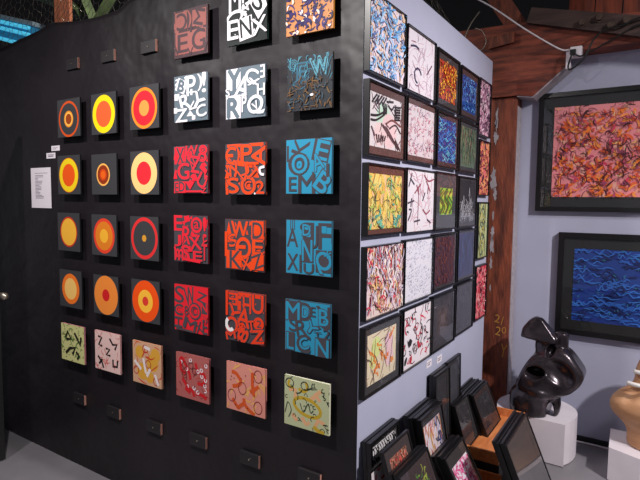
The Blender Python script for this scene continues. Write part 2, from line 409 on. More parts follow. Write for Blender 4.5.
a.scatter(rg, 40, .16, .018, CY, curl=.35, ang=PI/2, spread=.6, v=(.5,.98)); a.scatter(rg, 80, .13, .022, GO, curl=.4, v=(.03,.55)); a.scatter(rg, 30, .14, .018, [(60,82,96),(40,44,52)], curl=.5, v=(.05,.6))
a.ring(.57,.27,.03,.02,(230,230,235),asp=.4)
canvas('16', a, 'dark canvas of metallic cyan outlines over bronze marks, second in the sixth column', 'painting', G2, (26,26,30))
RED = (226,42,58)
letters('24', RG, RED, [
 ('^',.06,.85,.14,.26,0,'f'),('#',.18,.8,.3,.36,0,'f'),('X',.2,.78,.24,.36,0,'b'),('K',.46,.82,.22,.34,-8,'f'),('8',.86,.82,.24,.34,-10,'f'),('V',.62,.9,.2,.2,0,'f'),
 ('G',.3,.47,.34,.34,0,'f'),('Z',.66,.6,.24,.34,-8,'f'),('N',.58,.62,.12,.2,25,'f'),('^',.06,.42,.12,.22,0,'f'),('U',.85,.26,.26,.28,-35,'f'),('^',.65,.34,.22,.16,0,'f'),
 ('#',.2,.13,.34,.24,0,'f'),('E',.1,.12,.1,.2,0,'b'),('D',.25,.14,.17,.2,0,'b'),('^',.5,.16,.28,.18,90,'f'),('Z',.9,.06,.14,.1,0,'f'),('#',.6,.04,.5,.04,0,'f'),('-',.9,.5,.22,.1,-40,'f')],
 'cherry red letter canvas with a bold G in its middle', (120,44,54))
OR = (232,72,28)
def ex25(a): a.curve([(.99,.53),(.88,.5),(.9,.4),(.98,.38)],.05,(232,222,226)); a.disc(.76,.02,.02,(232,222,226))
letters('25', RG, OR, [
 ('#',.5,.96,.9,.06,0,'f'),('C',.14,.77,.26,.34,0,'f'),('-',.13,.77,.14,.06,0,'f'),(')',.32,.77,.1,.36,0,'f'),('P',.54,.79,.28,.36,0,'f'),('A',.84,.74,.36,.34,90,'f'),('#',.45,.6,.5,.1,-8,'f'),
 ('J',.5,.5,.2,.24,10,'f'),('W',.18,.48,.38,.22,30,'f'),('S',.2,.18,.3,.3,0,'f'),('O',.59,.18,.36,.36,0,'f'),('C',.59,.18,.16,.16,0,'f'),('N',.4,.37,.3,.13,-20,'f'),('T',.72,.42,.2,.26,-50,'f'),('#',.7,.6,.3,.05,0,'f'),
 ('2',.88,.14,.2,.24,0,'f'),('^',.06,.4,.12,.16,0,'f'),('I',.06,.06,.06,.12,0,'f')],
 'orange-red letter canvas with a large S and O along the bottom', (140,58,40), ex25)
BL = (46,142,178)
letters('26', RG, BL, [
 ('#',.5,.5,.99,.99,0,'f'),('K',.33,.86,.3,.34,70,'b'),('#',.04,.74,.05,.3,0,'b'),('E',.78,.78,.3,.34,-12,'f'),('#',.78,.78,.36,.4,-12,'b'),('E',.8,.78,.27,.34,-14,'f'),('A',.7,.58,.22,.3,20,'f'),
 ('O',.29,.55,.46,.4,0,'b'),('O',.31,.55,.34,.34,0,'f'),('O',.3,.54,.2,.22,0,'b'),('M',.47,.18,.36,.36,0,'b'),('E',.16,.18,.17,.26,0,'b'),('#',.83,.2,.34,.4,-35,'b'),('B',.82,.2,.28,.36,-38,'f'),('I',.92,.42,.06,.24,0,'b'),('#',.29,.55,.03,.03,0,'f'),('#',.62,.35,.04,.1,20,'b')],
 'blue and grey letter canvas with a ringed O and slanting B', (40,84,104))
letters('34', RG, (226,38,54), [
 ('E',.13,.83,.26,.32,0,'f'),('#',.4,.93,.16,.14,15,'f'),('R',.38,.58,.26,.36,-8,'f'),('O',.68,.8,.32,.32,0,'f'),('O',.68,.8,.2,.2,0,'b'),('a',.68,.8,.13,.14,0,'f'),('!',.92,.76,.1,.42,0,'f'),('X',.64,.42,.34,.3,8,'f'),
 ('J',.12,.45,.2,.24,0,'f'),('S',.36,.2,.28,.32,-12,'f'),('m',.16,.15,.26,.24,0,'f'),('I',.07,.2,.05,.24,20,'f'),('E',.72,.15,.26,.2,0,'f'),('T',.92,.24,.16,.34,0,'f'),('Y',.9,.45,.16,.18,-30,'f'),('#',.55,.05,.5,.06,-4,'f'),('^',.5,.3,.14,.14,0,'f')],
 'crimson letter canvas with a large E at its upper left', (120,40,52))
letters('35', RG, OR, [
 ('^',.1,.75,.22,.42,0,'f'),('W',.38,.8,.42,.32,0,'f'),('#',.83,.8,.3,.36,0,'f'),('D',.83,.8,.24,.3,0,'b'),('#',.8,.8,.12,.14,0,'f'),('S',.2,.58,.22,.24,15,'f'),('O',.48,.44,.38,.42,0,'f'),('-',.44,.46,.2,.07,0,'f'),
 ('E',.84,.48,.26,.28,0,'f'),('#',.03,.5,.07,.5,0,'f'),('#',.24,.2,.4,.36,0,'f'),('K',.28,.2,.3,.34,0,'b'),('X',.55,.14,.2,.22,10,'f'),('#',.84,.18,.3,.3,0,'f'),('Z',.84,.2,.26,.26,20,'b'),('^',.42,.26,.16,.14,0,'f'),('#',.68,.1,.12,.16,30,'f')],
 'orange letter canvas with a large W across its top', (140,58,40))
letters('36', RG, BL, [
 ('#',.5,.5,.98,.98,0,'f'),('A',.15,.67,.25,.34,0,'b'),('E',.15,.93,.25,.1,-90,'b'),('B',.47,.8,.3,.3,180,'b'),('D',.46,.82,.17,.2,0,'f'),('F',.85,.72,.26,.46,0,'b'),('#',.84,.84,.1,.12,0,'f'),
 ('#',.5,.45,.24,.44,0,'b'),('N',.48,.45,.22,.38,0,'f'),('X',.16,.22,.24,.3,0,'b'),('#',.85,.27,.36,.4,0,'b'),('Q',.82,.26,.34,.36,-45,'f'),('I',.34,.2,.05,.32,0,'b'),('U',.52,.12,.22,.18,0,'b'),('J',.66,.7,.1,.4,0,'b'),('*',.92,.4,.14,.14,0,'f')],
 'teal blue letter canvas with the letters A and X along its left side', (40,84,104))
letters('44', RG, (222,36,48), [
 ('#',.5,.5,1,1,0,'f'),('S',.15,.78,.28,.36,0,'b'),('W',.46,.77,.3,.38,10,'b'),('Z',.82,.78,.28,.2,-14,'b'),('#',.9,.55,.16,.22,0,'b'),('N',.88,.58,.18,.18,0,'f'),('C',.13,.45,.26,.24,0,'b'),('C',.13,.45,.16,.14,0,'f'),
 ('O',.62,.47,.36,.36,0,'b'),('O',.61,.47,.29,.29,0,'f'),('C',.63,.47,.16,.16,0,'b'),('8',.37,.46,.12,.2,0,'b'),('H',.12,.18,.22,.24,90,'b'),('M',.48,.17,.36,.26,-15,'b'),('1',.34,.22,.1,.24,-20,'b'),('X',.74,.14,.2,.22,15,'b'),('E',.92,.17,.14,.3,0,'b'),('Y',.94,.32,.14,.14,0,'f'),('#',.3,.03,.5,.05,-3,'b')],
 'scarlet letter canvas with a dark S at its upper left', (130,36,46))
def ex45(a): a.ring(.13,.33,.1,.075,(236,232,234),asp=1.2,a0=.7*PI,a1=1.75*PI)
letters('45', RG, (228,62,30), [
 ('#',.5,.95,.96,.08,0,'f'),('E',.2,.84,.26,.24,180,'f'),('i',.36,.74,.1,.36,0,'f'),('H',.56,.76,.2,.34,0,'f'),('U',.83,.8,.28,.36,0,'f'),('Y',.2,.55,.34,.26,-30,'f'),('A',.48,.5,.34,.36,-10,'f'),('O',.16,.3,.32,.36,-15,'f'),('o',.86,.42,.13,.1,0,'f'),('2',.87,.42,.12,.14,0,'b'),
 ('8',.46,.14,.3,.24,60,'f'),('&',.42,.28,.2,.2,0,'f'),('Z',.83,.16,.36,.26,8,'f'),('T',.68,.36,.16,.2,10,'f'),('M',.14,.1,.26,.16,15,'f'),('#',.04,.75,.06,.5,0,'f')],
 'orange-red letter canvas with a white crescent at its left edge', (150,56,42), ex45)
letters('46', RG, BL, [
 ('#',.5,.5,.98,.98,0,'f'),('M',.19,.8,.32,.34,0,'f'),('#',.19,.79,.36,.38,0,'b'),('M',.18,.78,.32,.34,0,'f'),('D',.47,.8,.26,.34,0,'b'),('D',.46,.79,.14,.2,0,'f'),('R',.85,.74,.3,.4,180,'b'),('B',.86,.74,.2,.3,0,'f'),('E',.64,.82,.1,.18,0,'b'),
 ('S',.2,.52,.2,.24,0,'b'),('R',.38,.48,.24,.3,10,'b'),('Y',.6,.52,.34,.26,-35,'b'),('Y',.6,.51,.26,.2,-35,'f'),('#',.13,.2,.2,.36,0,'b'),('L',.13,.2,.16,.32,0,'f'),('C',.43,.19,.3,.34,0,'b'),('C',.44,.19,.2,.22,20,'f'),('#',.84,.18,.3,.36,0,'b'),('N',.84,.17,.27,.32,0,'f'),('2',.93,.44,.14,.2,0,'b'),('T',.74,.42,.16,.08,0,'b')],
 'blue letter canvas with the letters L, C and N along the bottom', (40,84,104))

G3 = 'brush stroke canvases in the lowest row of the black wall'
a = new('51', (206,204,140)); rg = random.Random(21)
a.scatter(rg, 60, .07, .02, [(60,92,50),(90,120,60),(50,60,40)], curl=.5); a.scatter(rg, 14, .2, .025, [(84,130,60),(110,140,70)], curl=.5)
for pts in ([(.2,.62),(.3,.8),(.44,.62),(.24,.58)],[(.6,.8),(.72,.66),(.84,.5),(.88,.72)],[(.2,.2),(.4,.36),(.62,.4),(.5,.2)],[(.66,.3),(.78,.2),(.7,.1)]): a.line(pts,.075,(34,34,26))
canvas('51', a, 'pale yellow-green canvas with black letter-like strokes, leftmost of the lowest row', 'painting', G3, [(190,120,130)]*5)
a = new('52', (232,196,190)); rg = random.Random(22)
a.scatter(rg, 26, .2, .02, [(206,80,76),(196,60,60),(214,120,110)], curl=.5)
for pts in ([(.14,.86),(.28,.84),(.16,.64),(.3,.62)],[(.6,.86),(.72,.72),(.88,.74),(.8,.6)],[(.44,.58),(.6,.58),(.46,.42),(.62,.42)],[(.12,.34),(.28,.2),(.34,.06)],[(.16,.14),(.3,.28)],[(.72,.34),(.72,.16),(.88,.18),(.9,.34)]): a.line(pts,.06,(34,28,28))
canvas('52', a, 'pale pink canvas with five bold black angular strokes', 'painting', G3, (206,150,150))
a = new('53', (208,164,132)); rg = random.Random(23)
for u, v, r in ((.7,.55,.2),(.35,.3,.2),(.8,.75,.16),(.25,.75,.15),(.6,.2,.14)): a.disc(u, v, r, (216,160,60))
a.scatter(rg, 14, .3, .03, [(196,60,40),(206,84,50)], curl=.6)
for u, v in ((.45,.85),(.12,.3),(.55,.5),(.82,.14)): a.ring(u, v, .09, .022, (176,56,44))
for pts in ([(.06,.52),(.3,.34)],[(.42,.9),(.62,.86)],[(.38,.62),(.46,.3),(.56,.26)],[(.78,.3),(.9,.06)],[(.62,.4),(.5,.2)]): a.line(pts,.075,(232,220,220))
canvas('53', a, 'pinkish ochre canvas with white strokes and red curls', 'painting', G3, (196,136,110))
a = new('54', (174,96,92)); rg = random.Random(24)
a.scatter(rg, 24, .2, .025, [(190,60,54),(140,50,54)], curl=.7)
for pts in ([(.12,.8),(.2,.88),(.4,.6),(.44,.44)],[(.14,.8),(.16,.62),(.3,.56)],[(.6,.84),(.68,.66),(.86,.62),(.84,.42),(.66,.4)],[(.2,.42),(.36,.26),(.5,.2),(.56,.08)],[(.28,.22),(.44,.14)],[(.6,.16),(.8,.16),(.92,.1)]): a.curve(pts,.075,(196,32,38))
for i in range(13): u, v = rg.uniform(.06,.94), rg.uniform(.06,.94); a.ring(u, v, .035, .025, (232,214,220), a0=rg.uniform(0,6), a1=rg.uniform(7,9))
for i in range(5): a.ring(rg.uniform(.15,.85), rg.uniform(.15,.85), .07, .012, (90,40,40))
canvas('54', a, 'dull rose canvas with thick red strokes and small white crescents', 'painting', G3, (150,84,84))
a = new('55', (216,142,128)); rg = random.Random(25)
a.scatter(rg, 26, .2, .045, [(226,168,104),(224,160,96)], curl=.5)
for pts in ([(.14,.8),(.26,.78),(.38,.64),(.3,.54),(.16,.5)],[(.68,.88),(.68,.62),(.72,.4)],[(.84,.62),(.62,.46)],[(.16,.24),(.3,.08),(.36,.12)],[(.36,.12),(.46,.2),(.46,.3)],[(.46,.2),(.6,.08),(.74,.02)]): a.curve(pts,.075,(206,84,36))
for u, v in ((.82,.82),(.42,.5),(.14,.3),(.82,.18)): a.ring(u, v, .1, .016, (130,50,48), asp=1.25)
for i in range(12): a.disc(rg.uniform(.06,.94), rg.uniform(.06,.94), .013, (80,40,40), n=8)
canvas('55', a, 'salmon pink canvas with bold orange angular strokes and thin dark rings', 'painting', G3, (200,124,116))
a = new('56', (186,192,152)); rg = random.Random(26)
for pts in ([(.1,.72),(.26,.74),(.24,.56)],[(.58,.6),(.76,.76)],[(.8,.62),(.7,.74),(.82,.82)],[(.18,.24),(.3,.12)],[(.4,.22),(.5,.1),(.58,.16)],[(.7,.1),(.76,.24),(.9,.2)]): a.line(pts,.08,(222,170,126))
a.ring(.52,.44,.3,.065,(192,160,48),asp=.55,rot=-.2); a.ring(.42,.84,.1,.06,(192,160,48),a0=-2.6,a1=1.0); a.ring(.16,.84,.07,.05,(192,160,48),a0=2,a1=5.5); a.curve([(.66,.1),(.76,.04),(.9,.02)],.08,(192,160,48))
a.scatter(rg, 40, .12, .014, [(38,48,40)], curl=1.0, taper=False); a.ring(.12,.86,.09,.014,(38,48,40)); a.ring(.46,.86,.08,.014,(38,48,40)); a.curve([(.02,.24),(.08,.46),(.16,.32),(.1,.16)],.014,(38,48,40))
a.curve([(.36,.5),(.44,.34),(.54,.52),(.6,.36),(.66,.42)],.014,(38,48,40))
canvas('56', a, 'pale sage green canvas with an ochre oval ring and black squiggles', 'painting', G3, [(206,204,180)]*5)

# ------------------------------------------------------------------ bare hanging blocks, paper notes
GB = 'bare hanging blocks on the black wall'
BLK = [(-1.836,2.268,'small bare black block above the canvas with a thin orange ring'),(-1.523,2.266,'small bare black block above the canvas with a bright yellow ring'),(-1.208,2.266,'small bare black block above the red disc with orange rim'),
 (-1.846,.396,'small bare black block below the pale yellow-green canvas'),(-1.533,.389,'small bare black block below the pale pink canvas'),(-1.205,.389,'small bare black block below the pinkish ochre canvas'),
 (-.893,.402,'small bare black block below the dull rose canvas'),(-.573,.403,'small bare black block below the salmon pink canvas'),(-.257,.416,'small bare black block below the sage green canvas')]
for x, z, lab in BLK:
    x, z = .9264 + (x-.9264)*1.0083, 1.5563 + (z-1.5563)*1.0083 - .006
    e = empty('hanging_block', Matrix.Translation((x, -.002, z)))
    tag(e, lab, 'wooden block', GB)
    bm = bmesh.new(); box(bm, 0, .11, -.014, 0, 0, .058, .002)
    bm.normal_update()
    for f in bm.faces:
        if f.normal.x > .9: f.material_index = 1
    link('block', bm, [M_block, M_rawwood], parent=e)
    bm = bmesh.new(); tube(bm, [(.055, -.013, .029), (.055, -.0175, .029)], .0035, 8); link('nail', bm, M_steel, parent=e)

def note(name, x0, x1, z0, z1, lab, lines, y=-.006, axis='y'):
    w, h = x1-x0, z1-z0; a = Art(w, h, (232,224,232)); rg = random.Random(int(w*1000))
    for (v, u0, u1, t) in lines: a.rect(u0, v, u1, v+t, (120,110,124))
    me = a.mesh(name, y0=0, edge=[(226,218,226)]*5, depth=.0015)
    o = link(name, me, M_print)
    if axis == 'y': o.location = (x0, y, z0)
    else: o.matrix_world = Matrix.Translation((y, x0, z0)) @ Matrix.Rotation(PI/2, 4, 'Z')
    return tag(o, lab, 'paper note')
rg = random.Random(2); ln = [(.86,.2,.85,.012)]
for i in range(17): ln.append((.80-i*.035, .22, .22+rg.uniform(.12,.42), .014))
note('text_sheet', -2.272, -2.058, 1.502, 1.741, 'white printed text sheet on the black wall left of the targets', ln)
note('wall_label', -2.042, -1.958, 1.834, 1.863, 'tiny white label on the black wall, upper one above the text sheet', [(.55,.15,.8,.1),(.3,.15,.6,.1)])
note('wall_label', -2.096, -2.004, 1.792, 1.824, 'tiny white label on the black wall, lower one above the text sheet', [(.6,.15,.85,.12),(.3,.2,.8,.2)])
note('price_label', .712, .782, .730, .766, 'small white price label under the red and black calligraphy print', [(.6,.15,.85,.12),(.3,.2,.7,.16)], y=.0018, axis='x')
note('price_label', .862, .932, .716, .752, 'small white price label under the dark grey print with faint square', [(.6,.15,.85,.12),(.3,.2,.7,.16)], y=.0018, axis='x')

# ------------------------------------------------------------------ framed prints
def frame_parts(root, w, h, d, fb, mb, mcol, artfn, glass=True, fmat=None, mat_lrbt=None):
    """local frame: x centred, z up from the bottom edge, front faces -Y, back at y = 0"""
    bm = bmesh.new(); x0, x1 = -w/2, w/2
    box(bm, x0, x0+fb, -d, 0, 0, h, .0012); box(bm, x1-fb, x1, -d, 0, 0, h, .0012)
    box(bm, x0+fb, x1-fb, -d, 0, 0, fb, .0012); box(bm, x0+fb, x1-fb, -d, 0, h-fb, h, .0012)
    box(bm, x0+fb, x1-fb, -.005, -.001, fb, h-fb)
    link('frame', bm, fmat or M_frame, parent=root)
    l, r, b, t = mat_lrbt or (mb, mb, mb, mb)
    ax0, ax1, az0, az1 = x0+fb+l, x1-fb-r, fb+b, h-fb-t
    if l+r+b+t > 0:
        bm = bmesh.new(); y0, y1 = -d*.62, -d*.62+.003
        for q in ((x0+fb, ax0, fb, h-fb), (ax1, x1-fb, fb, h-fb), (ax0, ax1, fb, az0), (ax0, ax1, az1, h-fb)):
            if q[1]-q[0] > 1e-4 and q[3]-q[2] > 1e-4: box(bm, q[0], q[1], y0, y1, q[2], q[3])
        link('mat_board', bm, matboard(mcol), parent=root)
    if artfn:
        a = artfn(ax1-ax0, az1-az0)
        o = link('artwork', a.mesh('artwork'), M_print, parent=root, loc=(ax0, -d*.55, az0))
    if glass:
        bm = bmesh.new(); yy = -d*.82
        vs = [bm.verts.new(p) for p in ((x0+fb, yy, fb), (x1-fb, yy, fb), (x1-fb, yy, h-fb), (x0+fb, yy, h-fb))]; bm.faces.new(vs)
        link('glass_pane', bm, M_glass, parent=root)

RZ = Matrix.Rotation(PI/2, 4, 'Z')
def side_frame(y0, z0, w, h, label, group, **k):
    e = empty('framed_print', Matrix.Translation((.0015, y0+w/2, z0)) @ RZ)
    tag(e, label, 'framed picture', group)
    frame_parts(e, w, h, k.pop('d', .025), **k)

# --- artworks
W0 = (214,206,216)
def art(bg, fn, seed):
    def go(w, h):
        a = Art(w, h, bg); fn(a, random.Random(seed)); return a
    return go
def f_bluedash(a, r):
    a.scatter(r, 160, .13, .035, [(236,206,190),(226,210,226),(232,198,172)], curl=.3)
    a.scatter(r, 150, .12, .026, [(132,186,232),(104,164,222),(170,204,236)], curl=.4)
    a.scatter(r, 60, .1, .014, [(96,102,156),(84,86,136),(104,126,184)], curl=.5)
def f_mauvelines(a, r):
    a.scatter(r, 60, .3, .008, [(206,172,188),(216,186,194),(190,154,172)], curl=.25)
    a.scatter(r, 12, .16, .011, [(150,90,110),(120,90,120)], curl=.4)
    a.ring(.4,.3,.12,.024,(62,58,86),a0=.3,a1=4.6); a.curve([(.14,.72),(.3,.76),(.42,.74)],.024,(62,58,86)); a.curve([(.72,.4),(.9,.6)],.02,(110,60,80))
def f_orangedab(a, r):
    a.scatter(r, 230, .12, .04, [(206,92,34),(180,56,34),(226,132,40),(150,44,40)], curl=.6)
    a.scatter(r, 120, .07, .025, [(232,180,60),(222,150,50),(76,34,38)], curl=.6)
def f_bluevert(a, r):
    a.scatter(r, 220, .14, .026, [(40,92,180),(70,130,206),(30,60,140)], curl=.3, ang=PI/2, spread=.9)
    a.scatter(r, 70, .1, .018, [(120,176,226),(24,40,96)], curl=.4)
def f_pinkmottle(a, r):
    a.scatter(r, 160, .2, .05, [(206,150,176),(226,196,210),(150,96,130)], curl=.6); a.scatter(r, 90, .16, .03, [(60,44,66),(96,60,90)], curl=.6)
def f_bigblack(a, r):
    a.disc(.42,.55,.22,(196,222,204)); a.disc(.6,.35,.24,(232,200,204)); a.disc(.3,.25,.16,(232,204,206))
    K = (48,40,46)
    a.scatter(r, 22, .16, .022, [(60,48,56),(96,70,80)], curl=.1, ang=-.8, spread=.5)
    a.scatter(r, 16, .14, .02, [(60,48,56),(120,90,96)], curl=.1, ang=.9, spread=.4)
    for i in range(5): a.line([(.06+i*.075,.80),(.2+i*.075,.97)],.03,K)
    for i in range(4): a.line([(.44+i*.02,.66-i*.0),(.36+i*.05,.86)],.024,K)
    for i in range(6): a.line([(.76,.60+i*.05),(.96,.63+i*.05)],.028,K)
    a.line([(.78,.58),(.8,.9)],.025,K); a.curve([(.03,.56),(.25,.6),(.5,.74)],.032,K); a.curve([(.03,.48),(.2,.5),(.46,.66)],.03,K); a.curve([(.55,.84),(.66,.78),(.74,.86)],.03,K); a.line([(.5,.9),(.72,.94)],.03,K)
    for i in range(4): a.line([(.34+i*.06,.46-i*.02),(.72+i*.05,.16-i*.03)],.026,(86,64,70))
    for i in range(5): a.line([(.24+i*.05,.08+i*.015),(.2+i*.07,.24)],.03,K)
    a.curve([(.5,.48),(.7,.58),(.98,.5)],.026,(120,70,70)); a.curve([(.6,.4),(.8,.5),(.98,.36)],.024,K); a.line([(.05,.36),(.16,.2)],.028,(110,80,90)); a.line([(.8,.2),(.97,.02)],.03,K); a.line([(.7,.22),(.9,.02)],.028,K)
def f_pinkfleck(a, r):
    a.scatter(r, 150, .08, .011, [(222,160,176),(206,140,160),(176,144,170)], curl=.7); a.scatter(r, 26, .07, .014, [(206,120,140),(150,110,140)], curl=.6)
def f_wave(a, r):
    for c, n, t in (((20,56,130),50,.04),((44,120,200),60,.022),((110,196,220),40,.014)):
        for i in range(n):
            u, v = r.uniform(-.05,.95), r.uniform(.03,.97); s = r.choice((-1,1))
            a.curve([(u,v),(u+.05,v+.03*s),(u+.1,v),(u+.15,v-.03*s),(u+.2,v)],t,c,True,4)
def f_greenstreak(a, r):
    a.scatter(r, 170, .3, .03, [(98,124,96),(120,140,104),(84,100,88),(140,110,100)], curl=.12, ang=PI/2, spread=.35)
def f_orangepink(a, r):
    a.scatter(r, 120, .3, .08, [(226,140,96),(214,110,110),(236,170,120)], curl=.4); a.scatter(r, 70, .25, .04, [(110,44,60),(150,60,70),(70,36,66)], curl=.6)
def f_yellow(a, r):
    a.scatter(r, 120, .22, .07, [(244,206,104),(240,190,92),(236,216,130),(240,200,150)], curl=.3, ang=PI/2, spread=.6)
    a.scatter(r, 60, .16, .026, [(186,200,96),(150,184,116),(204,206,104)], curl=.5); a.scatter(r, 16, .1, .04, [(80,166,146),(110,186,156)], curl=.5, v=(0,.25)); a.scatter(r, 6, .1, .03, [(110,180,160)], curl=.5)
    a.scatter(r, 46, .18, .010, [(90,100,90),(100,116,100),(120,100,80)], curl=.6)
def f_calli(a, r):
    a.scatter(r, 50, .2, .012, [(196,150,166),(206,160,172)], curl=.3); a.line([(.42,.1),(.44,.75)],.016,(150,90,110))
    D = (70,60,76)
    for pts in ([(.1,.72),(.2,.94)],[(.14,.86),(.28,.76)],[(.62,.93),(.78,.84),(.98,.88)],[(.7,.84),(.86,.66)],[(.78,.78),(.76,.62)],[(.1,.18),(.2,.34),(.12,.36)],[(.6,.36),(.72,.28),(.86,.34)],[(.76,.18),(.9,.12)],[(.3,.62),(.5,.78)],[(.36,.76),(.44,.6)],[(.08,.46),(.28,.5)],[(.18,.4),(.2,.54)],[(.3,.16),(.5,.18)],[(.58,.5),(.66,.64)]): a.curve(pts,.024,D if r.random() < .6 else (150,80,96))
def f_greenswirl(a, r):
    a.scatter(r, 60, .4, .12, [(150,190,60),(120,176,70),(190,200,80)], curl=.4)
    for i in range(8): u = r.uniform(0,1); a.curve([(u,1),(u-.2,.7),(u+.1,.4),(u-.15,0)],.05,(70,110,50)); 
    for i in range(4): u = r.uniform(.1,1); a.curve([(u,.9),(u-.3,.6),(u,.3),(u-.2,.05)],.04,(120,70,50))
def f_whitelines(a, r):
    for u, t in ((.22,.45),(.3,.55),(.66,.72),(.74,.5),(.52,.4)):
        a.line([(u,.12),(u,t*1.2)],.014,(206,206,214)); a.line([(u-.05,t*.9),(u,t*1.2),(u+.05,t*.9)],.014,(206,206,214))
    a.scatter(r, 110, .12, .012, [(206,206,214),(170,170,180)], curl=.6, u=(.08,.9), v=(.06,.48))
def f_pinkrowfleck(a, r):
    a.scatter(r, 120, .2, .05, [(236,220,214),(224,202,210),(216,190,190)], curl=.4, ang=PI/2, spread=.7)
    a.scatter(r, 120, .14, .024, [(216,90,104),(232,176,120),(206,120,114),(226,190,130)], curl=.4, ang=PI/2, spread=.7)
    a.scatter(r, 90, .16, .024, [(240,226,222),(200,186,206),(176,164,190)], curl=.4, ang=PI/2, spread=.7)
    a.scatter(r, 60, .12, .018, [(206,66,84),(150,100,110),(130,90,96)], curl=.5, ang=PI/2, spread=.7)
def f_greyfleck(a, r): a.scatter(r, 330, .035, .0065, [(150,150,178),(170,170,194),(130,136,166)], curl=.8)
def f_maroon(a, r):
    a.scatter(r, 240, .07, .02, [(104,52,62),(120,60,54),(70,52,80),(140,76,66),(60,50,72)], curl=.6)
def f_indigo(a, r):
    a.scatter(r, 160, .35, .04, [(46,60,110),(60,80,130),(40,44,84),(70,60,110)], curl=.12, ang=PI/2, spread=.3)
def f_orangeflower(a, r):
    a.disc(.3,.7,.16,(216,226,150)); a.disc(.75,.7,.14,(236,196,206)); a.disc(.2,.45,.12,(222,222,150)); a.disc(.75,.4,.16,(236,200,206))
    for u, v in ((.86,.88),(.8,.82),(.12,.62),(.4,.68),(.24,.44),(.62,.46),(.28,.2),(.84,.34),(.5,.5),(.34,.3)): a.scatter(r, 5, .08, .035, [(240,146,60),(232,124,50)], curl=.4, u=(u-.03,u+.03), v=(v-.05,v+.03))
    a.scatter(r, 34, .26, .011, [(120,70,60),(90,60,60)], curl=.3)
def f_redblack(a, r):
    a.scatter(r, 30, .12, .022, [(196,44,64),(206,60,76)], curl=.8); a.scatter(r, 26, .13, .02, [(50,46,54)], curl=.8); a.scatter(r, 20, .2, .012, [(120,60,70),(60,56,66)], curl=1.2, taper=False); a.curve([(.22,.46),(.26,.4),(.3,.46)],.08,(44,40,46)); a.curve([(.54,.38),(.56,.3),(.6,.26)],.06,(190,44,60)); a.curve([(.27,.06),(.3,.12),(.31,.18)],.06,(190,44,60),True); a.curve([(.1,.08),(.12,.14),(.16,.2)],.06,(44,40,46),True)
def f_square(a, r):
    for i, c in enumerate(((78,74,82),(86,78,84),(96,82,84),(110,96,100))): s = .4-.1*i; a.rect(.5-s,.52-s,.5+s,.52+s,c)
    a.scatter(r, 90, .06, .012, [(84,76,84),(66,62,72)], curl=.5)
def f_darkgrey(a, r): a.scatter(r, 150, .2, .02, [(70,68,80),(56,54,62),(86,80,90)], curl=.5)
def f_swirls(a, r):
    a.scatter(r, 60, .25, .06, [(176,186,130),(150,170,120),(206,206,150)], curl=.5)
    for v in (.85,.6,.35,.12):
        for q in (.3,.2,.1): a.ring(r.uniform(.4,.6), v, q, .035, (70,84,74) if q != .2 else (196,180,90))
def f_redpink(a, r): a.scatter(r, 150, .2, .06, [(232,110,120),(222,70,90),(240,150,150)], curl=.6); a.scatter(r, 100, .14, .035, [(110,24,44),(70,24,40),(236,180,180)], curl=.7)

